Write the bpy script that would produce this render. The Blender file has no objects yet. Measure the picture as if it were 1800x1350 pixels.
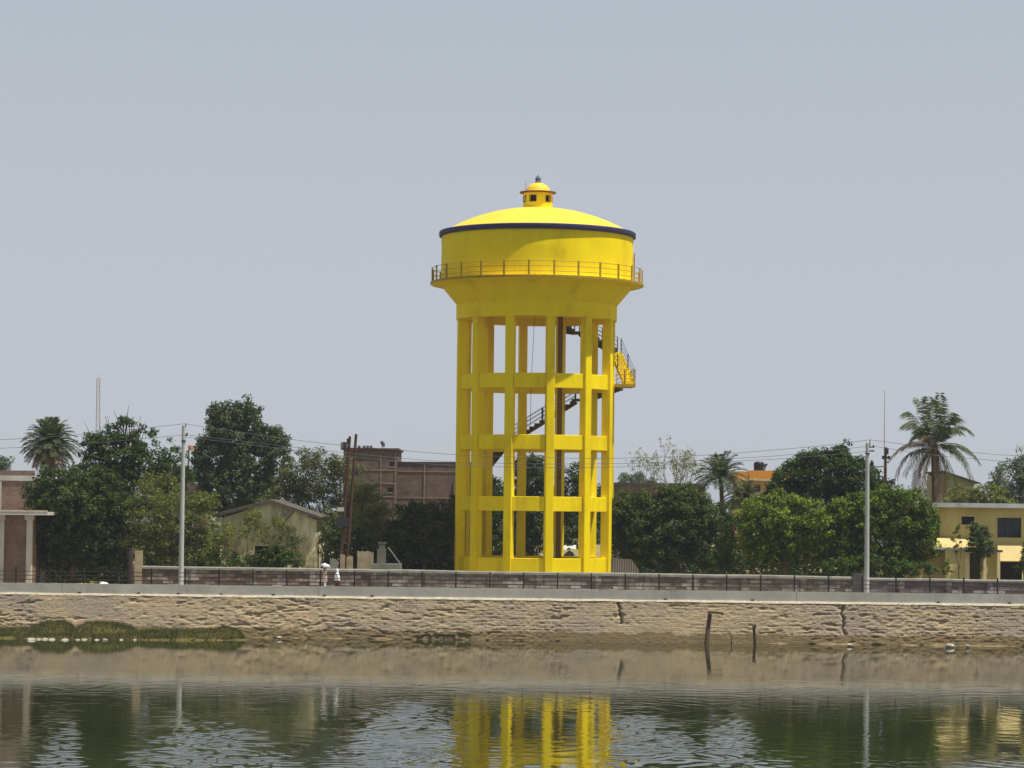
import bpy, math, random
import numpy as np
from mathutils import Vector, Matrix, Euler

R = math.radians
random.seed(11)
rng = np.random.default_rng(11)
SC = bpy.context.scene
COL = SC.collection

# ------------------------------------------------------------------ camera
F = 4800.0                      # focal length in photo pixels (1800 wide)
CAM_Z = 7.57
PITCH = math.atan(223 / F)
ROLL = R(0.65)
cam_d = bpy.data.cameras.new('camera')
cam = bpy.data.objects.new('camera', cam_d)
COL.objects.link(cam)
cam_d.sensor_width = 36.0
cam_d.lens = 36.0 * F / 1800
cam_d.clip_start = 0.5
cam_d.clip_end = 9000
ROT = (Matrix.Rotation(R(90) + PITCH, 3, 'X') @ Matrix.Rotation(ROLL, 3, 'Z'))
cam.matrix_world = Matrix.Translation((0, 0, CAM_Z)) @ ROT.to_4x4()
SC.camera = cam

# ------------------------------------------------------------------ light
SUN_AZ, SUN_EL = 65.0, 68.5     # azimuth measured from the -Y direction towards +X
sdir = Vector((math.sin(R(SUN_AZ)) * math.cos(R(SUN_EL)), -math.cos(R(SUN_AZ)) * math.cos(R(SUN_EL)), math.sin(R(SUN_EL))))
sun_d = bpy.data.lights.new('sun', 'SUN')
sun_d.energy = 5.0
sun_d.angle = R(0.6)
sun_d.color = (1.0, 0.965, 0.90)
sun = bpy.data.objects.new('sun', sun_d)
sun.rotation_euler = sdir.to_track_quat('Z', 'Y').to_euler()
sun.location = (40, -20, 80)
COL.objects.link(sun)

W_ = bpy.data.worlds.new('World')
SC.world = W_
W_.use_nodes = True
nt = W_.node_tree
nt.nodes.clear()
sky = nt.nodes.new('ShaderNodeTexSky')
sky.sky_type = 'NISHITA'
sky.sun_disc = False
sky.sun_elevation = R(SUN_EL)
sky.sun_rotation = math.atan2(sdir.x, sdir.y)
sky.altitude = 50
sky.air_density = 1.0
sky.dust_density = 1.0
sky.ozone_density = 1.5
hs = nt.nodes.new('ShaderNodeHueSaturation')
hs.inputs['Saturation'].default_value = 0.42
tint = nt.nodes.new('ShaderNodeMix'); tint.data_type = 'RGBA'; tint.blend_type = 'MULTIPLY'
tint.inputs[0].default_value = 1.0
tint.inputs[7].default_value = (0.93, 0.95, 1.12, 1)
bg = nt.nodes.new('ShaderNodeBackground')
bg.inputs['Strength'].default_value = 0.10
wo = nt.nodes.new('ShaderNodeOutputWorld')
nt.links.new(sky.outputs[0], hs.inputs['Color'])
nt.links.new(hs.outputs[0], tint.inputs[6])
# thin white overcast haze over the whole sky, a little paler towards the horizon
geo = nt.nodes.new('ShaderNodeTexCoord'); sep = nt.nodes.new('ShaderNodeSeparateXYZ'); nt.links.new(geo.outputs['Generated'], sep.inputs[0])
rmp = nt.nodes.new('ShaderNodeValToRGB'); nt.links.new(sep.outputs[2], rmp.inputs[0])
rmp.color_ramp.elements[0].position = 0.0; rmp.color_ramp.elements[0].color = (0.50, 0.53, 0.575, 1)
rmp.color_ramp.elements[1].position = 0.20; rmp.color_ramp.elements[1].color = (0.415, 0.455, 0.502, 1)
e_ = rmp.color_ramp.elements.new(1.0); e_.color = (0.12, 0.15, 0.20, 1)
gain = nt.nodes.new('ShaderNodeMix'); gain.data_type = 'RGBA'; gain.blend_type = 'MULTIPLY'; gain.inputs[0].default_value = 1.0
gain.clamp_result = False
nt.links.new(rmp.outputs[0], gain.inputs[6]); gain.inputs[7].default_value = (10, 10, 10, 1)
veil = nt.nodes.new('ShaderNodeMix'); veil.data_type = 'RGBA'; veil.inputs[0].default_value = 0.86
nt.links.new(tint.outputs[2], veil.inputs[6]); nt.links.new(gain.outputs[2], veil.inputs[7])
nt.links.new(veil.outputs[2], bg.inputs['Color'])
nt.links.new(bg.outputs[0], wo.inputs[0])

SC.view_settings.view_transform = 'Standard'
SC.view_settings.look = 'None'
SC.view_settings.exposure = 0.14
SC.view_settings.gamma = 1.0
SC.view_settings.use_curve_mapping = False
SC.render.engine = 'CYCLES'
SC.cycles.max_bounces = 6
SC.cycles.transparent_max_bounces = 6
SC.cycles.volume_bounces = 0
SC.cycles.caustics_reflective = False
SC.cycles.caustics_refractive = False
SC.render.resolution_x = 1024
SC.render.resolution_y = 768


# ------------------------------------------------------------------ helpers
def P(px, py, Y):
    """world point lying at depth Y on the sight line of photo pixel (px, py)"""
    d = ROT @ Vector(((px - 900) / F, -(py - 675) / F, -1.0))
    t = Y / d.y
    return Vector((d.x * t, Y, CAM_Z + d.z * t))


def X(px, Y, py=950): return P(px, py, Y).x
def Z(py, Y, px=900): return P(px, py, Y).z


def link(o, parent=None):
    COL.objects.link(o)
    if parent is not None:
        o.parent = parent
    return o


class MB:
    def __init__(s): s.v = []; s.f = []; s.n = 0
    def add(s, vs, fs):
        b = s.n
        s.v.extend([tuple(map(float, q)) for q in vs]); s.n += len(vs)
        s.f.extend([tuple(i + b for i in f) for f in fs])
        return s
    def box(s, x0, x1, y0, y1, z0, z1, rot=0, piv=None):
        vs = [(x0, y0, z0), (x1, y0, z0), (x1, y1, z0), (x0, y1, z0), (x0, y0, z1), (x1, y0, z1), (x1, y1, z1), (x0, y1, z1)]
        if rot:
            cx, cy = piv if piv else ((x0 + x1) / 2, (y0 + y1) / 2)
            c, t = math.cos(rot), math.sin(rot)
            vs = [(cx + (a - cx) * c - (b - cy) * t, cy + (a - cx) * t + (b - cy) * c, z) for a, b, z in vs]
        return s.add(vs, [(0, 3, 2, 1), (4, 5, 6, 7), (0, 1, 5, 4), (1, 2, 6, 5), (2, 3, 7, 6), (3, 0, 4, 7)])
    def obox(s, c, u, v, w):
        """box centred at c with half vectors u, v, w"""
        c, u, v, w = Vector(c), Vector(u), Vector(v), Vector(w)
        vs = [c - u - v - w, c + u - v - w, c + u + v - w, c - u + v - w, c - u - v + w, c + u - v + w, c + u + v + w, c - u + v + w]
        return s.add(vs, [(0, 3, 2, 1), (4, 5, 6, 7), (0, 1, 5, 4), (1, 2, 6, 5), (2, 3, 7, 6), (3, 0, 4, 7)])
    def tube(s, pts, rad, seg=8, cap=True):
        pts = [Vector(p) for p in pts]
        if not hasattr(rad, '__len__'): rad = [rad] * len(pts)
        base = []
        for i, p in enumerate(pts):
            a = pts[max(i - 1, 0)]; b = pts[min(i + 1, len(pts) - 1)]
            t = (b - a).normalized()
            up = Vector((0, 0, 1)) if abs(t.z) < 0.9 else Vector((1, 0, 0))
            u = t.cross(up).normalized(); w = u.cross(t)
            for k in range(seg):
                an = 2 * math.pi * k / seg
                base.append(p + (u * math.cos(an) + w * math.sin(an)) * rad[i])
        fs = []
        for i in range(len(pts) - 1):
            for k in range(seg):
                k2 = (k + 1) % seg
                fs.append((i * seg + k, i * seg + k2, (i + 1) * seg + k2, (i + 1) * seg + k))
        if cap:
            fs.append(tuple(range(seg - 1, -1, -1)))
            fs.append(tuple((len(pts) - 1) * seg + k for k in range(seg)))
        return s.add(base, fs)
    def lathe(s, prof, seg=96, c=(0, 0), close=False):
        vs = []
        for r, z in prof:
            for k in range(seg):
                a = 2 * math.pi * k / seg
                vs.append((c[0] + r * math.cos(a), c[1] + r * math.sin(a), z))
        n = len(prof)
        fs = []
        for i in range(n - 1 if not close else n):
            j = (i + 1) % n
            for k in range(seg):
                k2 = (k + 1) % seg
                fs.append((i * seg + k, i * seg + k2, j * seg + k2, j * seg + k))
        return s.add(vs, fs)
    def panel(s, us, vs, hole, fn, t0=0.0, t1=1.0):
        """sheet of thickness t0..t1 over a grid us x vs; cells where hole(u, v) is true are open and get reveals"""
        nu, nv = len(us) - 1, len(vs) - 1
        solid = [[not hole((us[i] + us[i + 1]) / 2, (vs[j] + vs[j + 1]) / 2) for j in range(nv)] for i in range(nu)]
        idx = {}
        V = []
        def vid(i, j, k):
            if (i, j, k) not in idx:
                idx[(i, j, k)] = len(V); V.append(fn(us[i], vs[j], t1 if k else t0))
            return idx[(i, j, k)]
        Fs = []
        for i in range(nu):
            for j in range(nv):
                if not solid[i][j]: continue
                Fs.append((vid(i, j, 0), vid(i + 1, j, 0), vid(i + 1, j + 1, 0), vid(i, j + 1, 0)))
                Fs.append((vid(i, j, 1), vid(i, j + 1, 1), vid(i + 1, j + 1, 1), vid(i + 1, j, 1)))
                for di, dj, a, b in ((-1, 0, (i, j), (i, j + 1)), (1, 0, (i + 1, j), (i + 1, j + 1)), (0, -1, (i, j), (i + 1, j)), (0, 1, (i, j + 1), (i + 1, j + 1))):
                    ii, jj = i + di, j + dj
                    if 0 <= ii < nu and 0 <= jj < nv and solid[ii][jj]: continue
                    Fs.append((vid(*a, 0), vid(*b, 0), vid(*b, 1), vid(*a, 1)))
        return s.add(V, Fs)
    def wall(s, x0, x1, z0, z1, y0, y1, holes=()):
        us = sorted({x0, x1, *[h[0] for h in holes], *[h[1] for h in holes]})
        vs = sorted({z0, z1, *[h[2] for h in holes], *[h[3] for h in holes]})
        return s.panel(us, vs, lambda u, v: any(h[0] < u < h[1] and h[2] < v < h[3] for h in holes), lambda u, v, t: (u, t, v), y0, y1)
    def build(s, name, mat, parent=None, smooth=False, sub=None):
        me = bpy.data.meshes.new(name)
        me.from_pydata(s.v, [], s.f)
        me.update()
        me.materials.append(mat)
        if smooth:
            me.polygons.foreach_set('use_smooth', [True] * len(me.polygons))
            try: me.set_sharp_from_angle(angle=R(35))
            except Exception: pass
        o = bpy.data.objects.new(name, me)
        return link(o, parent)


def props(o, label=None, cat=None, group=None, kind=None):
    if label: o['label'] = label
    if cat: o['category'] = cat
    if group: o['group'] = group
    if kind: o['kind'] = kind
    return o


def thing(name, label, cat, loc=(0, 0, 0), group=None):
    o = bpy.data.objects.new(name, None)
    o.empty_display_size = 0.3
    COL.objects.link(o)
    o.location = loc
    props(o, label, cat, group)
    return o


def place(root):
    """children were built in world coordinates: keep them there although the root sits at the thing's base"""
    inv = Matrix.Translation(-Vector(root.location))
    def fix(o):
        for c in o.children:
            if o is root: c.matrix_parent_inverse = inv
    fix(root)


def copy_tree(o, parent=None):
    c = o.copy(); COL.objects.link(c); c.parent = parent
    for ch in o.children: copy_tree(ch, c)
    return c


def vnoise(x, y, seed=0):
    """value noise on numpy arrays, 0..1"""
    xi = np.floor(x).astype(np.int64); yi = np.floor(y).astype(np.int64)
    fx = x - xi; fy = y - yi
    fx = fx * fx * (3 - 2 * fx); fy = fy * fy * (3 - 2 * fy)
    def h(a, b):
        n = (a * 374761393 + b * 668265263 + seed * 1442695041) & 0x7fffffff
        n = ((n ^ (n >> 13)) * 1274126177) & 0x7fffffff
        return ((n ^ (n >> 16)) & 0xffff) / 65535.0
    return (h(xi, yi) * (1 - fx) + h(xi + 1, yi) * fx) * (1 - fy) + (h(xi, yi + 1) * (1 - fx) + h(xi + 1, yi + 1) * fx) * fy


def fbm(x, y, seed=0, o=4):
    r = 0; a = 1; t = 0
    for i in range(o):
        r = r + a * vnoise(x, y, seed + i * 17); t += a; a *= 0.5; x = x * 2.03; y = y * 2.03
    return r / t


def grid_mesh(name, Xa, Ya, Za, mat, parent=None, smooth=True):
    h, w = Xa.shape
    V = np.stack([Xa, Ya, Za], -1).reshape(-1, 3)
    i = np.arange(h * w).reshape(h, w)
    Fq = np.stack([i[:-1, :-1], i[:-1, 1:], i[1:, 1:], i[1:, :-1]], -1).reshape(-1, 4)
    return np_mesh(name, V, Fq, mat, parent, smooth)


def np_mesh(name, V, Fq, mat, parent=None, smooth=False, tone=None):
    me = bpy.data.meshes.new(name)
    n, k = Fq.shape
    me.vertices.add(len(V)); me.vertices.foreach_set('co', V.astype(np.float32).ravel())
    me.loops.add(n * k); me.loops.foreach_set('vertex_index', Fq.astype(np.int32).ravel())
    me.polygons.add(n); me.polygons.foreach_set('loop_start', np.arange(0, n * k, k, dtype=np.int32))
    me.polygons.foreach_set('loop_total', np.full(n, k, dtype=np.int32))
    me.update(calc_edges=True)
    if smooth: me.polygons.foreach_set('use_smooth', np.ones(n, dtype=bool))
    me.materials.append(mat)
    if tone is not None:
        at = me.attributes.new('tone', 'FLOAT', 'FACE')
        at.data.foreach_set('value', tone.astype(np.float32))
    me.validate()
    return link(bpy.data.objects.new(name, me), parent)


# ------------------------------------------------------------------ materials
def lin(c):
    return tuple(((v / 255) / 12.92 if v <= 10 else (((v / 255) + 0.055) / 1.055) ** 2.4) for v in c) + (1,)


class NT:
    def __init__(s, name):
        s.m = bpy.data.materials.new(name); s.m.use_nodes = True
        s.t = s.m.node_tree; s.t.nodes.clear()
        s.out = s.t.nodes.new('ShaderNodeOutputMaterial')
        s.b = s.t.nodes.new('ShaderNodeBsdfPrincipled')
        s.t.links.new(s.b.outputs[0], s.out.inputs[0])
        s.tc = s.t.nodes.new('ShaderNodeTexCoord')
    def n(s, ty, **kw):
        q = s.t.nodes.new('ShaderNode' + ty)
        for k, v in kw.items():
            if k in q.inputs: q.inputs[k].default_value = v
            else: setattr(q, k, v)
        return q
    def l(s, a, b): s.t.links.new(a, b)
    def map(s, scale=(1, 1, 1), src=None):
        m = s.n('Mapping'); m.inputs['Scale'].default_value = scale
        s.l(src or s.tc.outputs['Object'], m.inputs[0]); return m.outputs[0]
    def noise(s, scale, detail=5, rough=0.6, vec=None):
        q = s.n('TexNoise', Scale=scale, Detail=detail, Roughness=rough)
        s.l(vec or s.tc.outputs['Object'], q.inputs['Vector']); return q.outputs['Fac']
    def ramp(s, fac, stops):
        q = s.n('ValToRGB'); cr = q.color_ramp
        while len(cr.elements) < len(stops): cr.elements.new(0.5)
        for e, (p, c) in zip(cr.elements, stops):
            e.position = p; e.color = c if len(c) == 4 else tuple(c) + (1,)
        s.l(fac, q.inputs[0]); return q.outputs[0]
    def mix(s, fac, a, b, mode='MIX'):
        q = s.n('Mix', data_type='RGBA', blend_type=mode)
        for i, v in ((0, fac), (6, a), (7, b)):
            if isinstance(v, (int, float, tuple)): q.inputs[i].default_value = v
            else: s.l(v, q.inputs[i])
        return q.outputs[2]
    def math(s, op, a, b=0.0):
        q = s.n('Math', operation=op)
        for i, v in ((0, a), (1, b)):
            if isinstance(v, (int, float)): q.inputs[i].default_value = v
            else: s.l(v, q.inputs[i])
        return q.outputs[0]
    def bump(s, h, strength=0.5, dist=0.02):
        q = s.n('Bump', Strength=strength, Distance=dist)
        s.l(h, q.inputs['Height']); s.l(q.outputs[0], s.b.inputs['Normal'])
    def color(s, c, rough=0.85, spec=0.3):
        if isinstance(c, tuple): s.b.inputs['Base Color'].default_value = c
        else: s.l(c, s.b.inputs['Base Color'])
        s.b.inputs['Roughness'].default_value = rough
        s.b.inputs['Specular IOR Level'].default_value = spec
        return s.m
    def wallvec(s):
        """(x + y, z) so that a brick pattern runs level round every upright face"""
        sp = s.n('SeparateXYZ'); s.l(s.tc.outputs['Object'], sp.inputs[0])
        cb = s.n('CombineXYZ'); s.l(s.math('ADD', sp.outputs[0], sp.outputs[1]), cb.inputs[0]); s.l(sp.outputs[2], cb.inputs[1])
        return cb.outputs[0]


def plain(name, c, rough=0.8, var=0.25, scale=2.0, bump=0.3, bd=0.01, spec=0.3, metal=0.0, streak=False, dirt=None):
    t = NT(name)
    c = lin(c)
    dk = tuple(v * (1 - var) for v in c[:3]) + (1,)
    lt = tuple(min(1, v * (1 + var * 0.6)) for v in c[:3]) + (1,)
    vec = t.map((1, 1, 0.22)) if streak else None
    n1 = t.noise(scale, 6, 0.65, vec)
    col = t.ramp(n1, [(0.32, dk), (0.68, lt)])
    if dirt:
        n2 = t.noise(scale * 0.45, 7, 0.7, t.map((1, 1, 0.35)))
        col = t.mix(t.ramp(n2, [(0.52, (0, 0, 0, 1)), (0.72, (1, 1, 1, 1))]), col, lin(dirt))
    t.bump(t.noise(scale * 9, 4, 0.6), bump, bd)
    t.b.inputs['Metallic'].default_value = metal
    return t.color(col, rough, spec)


def brick(name, c1, c2, mortar, bw=0.24, rh=0.09, ms=0.012, stain=None, stainpos=(0.5, 0.7), white=None, bump=0.6, zwhite=None):
    t = NT(name)
    v = t.wallvec()
    b = t.n('TexBrick', **{'Scale': 1.0, 'Mortar Size': ms, 'Brick Width': bw, 'Row Height': rh, 'Bias': 0.0, 'Mortar Smooth': 0.3})
    b.inputs['Color1'].default_value = lin(c1); b.inputs['Color2'].default_value = lin(c2); b.inputs['Mortar'].default_value = lin(mortar)
    t.l(v, b.inputs['Vector'])
    col = t.mix(t.ramp(t.noise(1.2, 6, 0.7), [(0.3, (0.55, 0.55, 0.55, 1)), (0.7, (1.15, 1.12, 1.1, 1))]), (0, 0, 0, 1), b.outputs['Color'])
    if stain:
        col = t.mix(t.ramp(t.noise(0.7, 7, 0.7, t.map((1, 1, 0.6))), [(stainpos[0], (0, 0, 0, 1)), (stainpos[1], (1, 1, 1, 1))]), col, lin(stain))
    if white:
        # patches of pale salt bloom on single blocks, thicker low down
        w = t.n('TexBrick', **{'Scale': 1.0, 'Mortar Size': 0.02, 'Brick Width': bw * 1.7, 'Row Height': rh * 1.6, 'Mortar Smooth': 0.4})
        w.inputs['Color1'].default_value = (0, 0, 0, 1); w.inputs['Color2'].default_value = (1, 1, 1, 1); w.inputs['Mortar'].default_value = (0, 0, 0, 1)
        t.l(v, w.inputs['Vector'])
        sp = t.n('SeparateXYZ'); t.l(t.tc.outputs['Object'], sp.inputs[0])
        z0, z1 = zwhite
        zr = t.n('MapRange'); t.l(sp.outputs[2], zr.inputs[0]); zr.inputs[1].default_value = z1; zr.inputs[2].default_value = z0
        m = t.math('MULTIPLY', t.math('MULTIPLY', t.ramp(w.outputs['Color'], [(0.35, (0, 0, 0, 1)), (0.6, (1, 1, 1, 1))]), zr.outputs[0]),
                   t.ramp(t.noise(0.55, 5, 0.7), [(0.4, (0, 0, 0, 1)), (0.6, (1, 1, 1, 1))]))
        col = t.mix(m, col, lin(white))
    t.bump(t.math('ADD', t.math('MULTIPLY', b.outputs['Fac'], -1.0), t.noise(14, 4, 0.6)), bump, 0.015)
    return t.color(col, 0.92, 0.15)


def leafmat(name, c1, c2, trans=0.28, rough=0.55):
    t = NT(name)
    a = t.n('Attribute', attribute_name='tone')
    col = t.ramp(a.outputs['Fac'], [(0.0, lin(c1)), (1.0, lin(c2))])
    t.color(col, 0.7, 0.12)
    tr = t.n('BsdfTranslucent'); t.l(t.mix(1.0, col, (1.3, 1.4, 0.6, 1), 'MULTIPLY'), tr.inputs[0])
    mx = t.n('MixShader'); mx.inputs[0].default_value = trans
    t.l(t.b.outputs[0], mx.inputs[1]); t.l(tr.outputs[0], mx.inputs[2]); t.l(mx.outputs[0], t.out.inputs[0])
    return t.m


M = {}
M['yellow'] = plain('yellow_paint', (253, 222, 0), 0.65, 0.07, 0.9, 0.25, 0.012, 0.12, streak=True, dirt=(216, 186, 4))
M['yellow2'] = plain('yellow_dome_paint', (236, 202, 62), 0.6, 0.07, 0.7, 0.2, 0.01, 0.3)
M['navy'] = plain('navy_rim_paint', (62, 58, 100), 0.7, 0.3, 3)
M['redtrim'] = plain('red_brown_trim', (120, 52, 30), 0.7)
M['finial'] = plain('grey_blue_finial', (92, 104, 128), 0.5)
M['dark'] = plain('dark_void_shade', (40, 34, 26), 0.9)  # near-black colour standing in for the shade inside openings
M['railing'] = plain('dark_railing_iron', (46, 40, 36), 0.65, 0.3, 6)
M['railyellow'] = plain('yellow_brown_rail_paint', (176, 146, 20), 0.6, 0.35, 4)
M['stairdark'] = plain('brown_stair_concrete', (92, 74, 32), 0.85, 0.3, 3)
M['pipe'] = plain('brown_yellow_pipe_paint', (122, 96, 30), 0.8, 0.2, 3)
M['concrete'] = plain('grey_parapet_concrete', (198, 192, 180), 0.9, 0.2, 0.5, 0.35, 0.012, 0.2, dirt=(150, 144, 132))
M['ledge'] = plain('pale_ledge_mortar', (206, 194, 166), 0.9, 0.25, 2.5, 0.5, 0.02)
M['pole'] = plain('pale_pole_concrete', (188, 190, 180), 0.85, 0.12, 3, streak=True)
M['poledark'] = plain('dark_pole_fittings', (52, 52, 54), 0.6)
M['rust'] = plain('rusty_steel', (84, 54, 40), 0.8, 0.35, 3)
M['wire'] = plain('grey_wire', (92, 94, 98), 0.6)
M['bark'] = plain('bark', (104, 88, 70), 0.95, 0.35, 3, 0.8, 0.03)
M['bark_dark'] = plain('dark_bark', (62, 52, 44), 0.95, 0.35, 3, 0.8, 0.03)
M['palmbark'] = plain('palm_bark', (118, 96, 78), 0.95, 0.3, 5, 0.9, 0.04)
M['coping'] = plain('grey_wall_coping', (138, 136, 124), 0.92, 0.25, 1.5, 0.5, 0.02, dirt=(96, 98, 84))
M['darkpillar'] = plain('dark_grey_plaster', (84, 80, 76), 0.95, 0.25, 2)
M['asbestos'] = plain('weathered_sheet_roof', (92, 86, 76), 0.9, 0.3, 1.6, dirt=(66, 58, 48))
def mat_shed():
    t = NT('stained_cream_plaster')
    a = t.ramp(t.noise(0.8, 8, 0.75, t.map((1, 1, 0.5))), [(0.36, lin((146, 140, 120))), (0.46, lin((226, 214, 172))), (0.6, lin((252, 242, 200)))])
    b = t.ramp(t.noise(3.5, 7, 0.7, t.map((1, 1, 0.3))), [(0.35, (0.55, 0.54, 0.5, 1)), (0.6, (1.05, 1.05, 1.0, 1))])
    t.bump(t.noise(10, 5, 0.6), 0.5, 0.02)
    return t.color(t.mix(0.85, a, b, 'MULTIPLY'), 0.95, 0.1)
M['shedwall'] = mat_shed()
M['housewall'] = plain('yellow_house_plaster', (216, 200, 132), 0.9, 0.09, 0.8, 0.3, 0.01, dirt=(194, 176, 112))
M['canopy'] = plain('bright_yellow_canopy', (212, 190, 128), 0.85, 0.1, 2)
M['porchwall'] = plain('pale_porch_plaster', (228, 208, 160), 0.9, 0.12, 2)
M['whiteroof'] = plain('white_roof_edge', (196, 196, 192), 0.85, 0.15, 1.4, dirt=(130, 130, 128))
M['glass'] = plain('dark_window_glass', (34, 34, 44), 0.25, 0.2, 2, 0.0, spec=0.5)
M['shutter'] = plain('dark_shutter', (48, 36, 36), 0.6)
M['orange'] = plain('orange_house_paint', (222, 150, 60), 0.85, 0.08, 1)
M['peach'] = plain('peach_house_paint', (206, 168, 120), 0.9, 0.12, 1)
M['black'] = plain('black_plastic', (34, 34, 40), 0.5)
M['greywall'] = plain('grey_brown_wall', (132, 122, 110), 0.95, 0.2, 1, dirt=(104, 94, 84))
M['cream'] = plain('cream_far_wall', (150, 148, 118), 0.95, 0.15, 1)
M['white'] = plain('white_cloth', (238, 238, 238), 0.9, 0.04, 6)
M['green'] = plain('green_cloth', (42, 108, 80), 0.8)
M['redplastic'] = plain('faded_red_plastic', (186, 138, 126), 0.7)
M['steelgreen'] = plain('grey_green_steel', (106, 118, 108), 0.6)
M['mast'] = plain('pale_mast_steel', (168, 160, 160), 0.6)
M['stone'] = plain('pale_boulder', (178, 172, 154), 0.9, 0.2, 4, 0.6, 0.02)
M['driedground'] = plain('dry_straw', (190, 166, 96), 0.95, 0.25, 3)
M['wood'] = plain('weathered_wood', (96, 80, 60), 0.9, 0.3, 5)
M['plank'] = plain('pale_plank', (178, 160, 124), 0.9, 0.2, 5)
M['skin'] = plain('brown_skin', (150, 98, 70), 0.6, 0.1, 5)
M['hair'] = plain('black_hair', (24, 20, 20), 0.7)
M['salmon'] = plain('salmon_cloth', (240, 200, 184), 0.9, 0.06, 6)
M['paleblue'] = plain('pale_lilac_cloth', (222, 214, 220), 0.9, 0.05, 6)
M['maroon'] = plain('maroon_cloth', (72, 26, 26), 0.9, 0.1, 6)
M['pedestal'] = plain('mossy_concrete', (118, 116, 100), 0.95, 0.3, 2, dirt=(74, 74, 58))
M['rubble'] = plain('tan_rubble_plaster', (176, 158, 128), 0.95, 0.3, 2, 0.7, 0.03)
M['brickL'] = brick('red_brown_brick', (146, 114, 98), (120, 92, 80), (150, 134, 118), 0.25, 0.085, stain=(124, 106, 90))
M['brickB'] = brick('dull_red_building_brick', (124, 102, 95), (106, 88, 83), (122, 108, 101), 0.25, 0.09, stain=(108, 94, 84), stainpos=(0.5, 0.75))
M['bwall'] = brick('mixed_boundary_brick', (128, 104, 92), (90, 74, 68), (84, 74, 66), 0.36, 0.13, 0.016, stain=(98, 94, 86), white=(214, 204, 194), zwhite=(2.6, 4.0))
M['bwallmid'] = brick('pale_grey_tan_boundary_brick', (134, 120, 108), (98, 88, 80), (86, 78, 70), 0.36, 0.13, 0.016, stain=(112, 104, 94), white=(206, 198, 186), zwhite=(2.6, 4.2))
M['bwallgrey'] = brick('purple_grey_boundary_brick', (116, 100, 100), (90, 80, 80), (82, 74, 74), 0.36, 0.13, 0.016, stain=(104, 98, 98), white=(188, 178, 180), zwhite=(2.6, 3.9))
M['floorline'] = plain('pale_floor_band', (146, 126, 114), 0.9)

# leaves: albedo pairs
M['lf_mango'] = leafmat('mango_leaves', (44, 62, 30), (84, 104, 44))
M['lf_bright'] = leafmat('fresh_mango_leaves', (52, 76, 28), (132, 146, 52), 0.3)
M['lf_dark'] = leafmat('dark_leaves', (46, 60, 30), (84, 98, 48), 0.24)
M['lf_blue'] = leafmat('blue_green_leaves', (58, 72, 48), (94, 106, 68), 0.24)
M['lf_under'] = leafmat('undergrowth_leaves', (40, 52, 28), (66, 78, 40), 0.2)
M['lf_olive'] = leafmat('olive_leaves', (78, 88, 44), (134, 138, 72), 0.3)
M['lf_dusty'] = leafmat('dusty_brown_green_leaves', (74, 80, 48), (112, 118, 72), 0.25)
M['lf_pale'] = leafmat('pale_dry_leaves', (116, 122, 88), (156, 156, 118), 0.25)
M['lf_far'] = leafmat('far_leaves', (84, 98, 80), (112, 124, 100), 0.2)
M['lf_palm'] = leafmat('palm_leaflets', (62, 76, 50), (104, 112, 76), 0.2)
M['lf_dead'] = leafmat('dead_palm_leaflets', (112, 92, 70), (160, 140, 114), 0.2)
M['lf_grass'] = leafmat('bank_grass_blades', (62, 72, 38), (122, 116, 70), 0.2)


def mat_stone_wall():
    t = NT('rough_tan_stone_courses')
    v = t.wallvec()
    nz = t.n('TexNoise', Scale=1.6, Detail=4.0)
    t.l(v, nz.inputs['Vector'])
    vm = t.n('VectorMath', operation='MULTIPLY_ADD')
    t.l(nz.outputs['Color'], vm.inputs[0]); vm.inputs[1].default_value = (0.35, 0.16, 0); t.l(v, vm.inputs[2])
    b = t.n('TexBrick', **{'Scale': 1.0, 'Mortar Size': 0.013, 'Brick Width': 0.34, 'Row Height': 0.12, 'Mortar Smooth': 0.4})
    b.inputs['Color1'].default_value = lin((206, 186, 160)); b.inputs['Color2'].default_value = lin((180, 162, 140)); b.inputs['Mortar'].default_value = lin((136, 118, 96))
    t.l(vm.outputs[0], b.inputs['Vector'])
    big = t.noise(0.35, 6, 0.7)
    col = t.mix(t.ramp(big, [(0.38, (0, 0, 0, 1)), (0.62, (1, 1, 1, 1))]), b.outputs['Color'], lin((208, 184, 146)))
    col = t.mix(t.ramp(t.noise(0.16, 4, 0.6, t.map((1, 1, 2.5))), [(0.42, (0, 0, 0, 1)), (0.6, (0.6, 0.6, 0.6, 1))]), col, lin((172, 160, 146)))
    col = t.mix(0.5, col, t.ramp(t.noise(5.5, 7, 0.75, t.map((1, 1, 2.2))), [(0.28, (0.50, 0.48, 0.44, 1)), (0.72, (1.12, 1.1, 1.06, 1))]), 'MULTIPLY')
    sp = t.n('SeparateXYZ'); t.l(t.tc.outputs['Object'], sp.inputs[0])
    damp = t.math('ADD', sp.outputs[2], t.math('MULTIPLY', t.noise(0.9, 5, 0.7), -1.0))
    col = t.mix(t.ramp(damp, [(0.0, (1, 1, 1, 1)), (0.09, (0, 0, 0, 1))]), col, lin((140, 122, 90)))
    t.bump(t.math('ADD', t.math('MULTIPLY', b.outputs['Fac'], -0.8), t.noise(7, 6, 0.7)), 0.6, 0.04)
    return t.color(col, 0.95, 0.1)


def mat_ground(name, c1, c2, c3, sc=0.4):
    t = NT(name)
    n = t.noise(sc, 8, 0.7)
    col = t.ramp(n, [(0.3, lin(c1)), (0.5, lin(c2)), (0.68, lin(c3))])
    t.bump(t.noise(5, 6, 0.7), 0.7, 0.05)
    return t.color(col, 0.95, 0.1)


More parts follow.
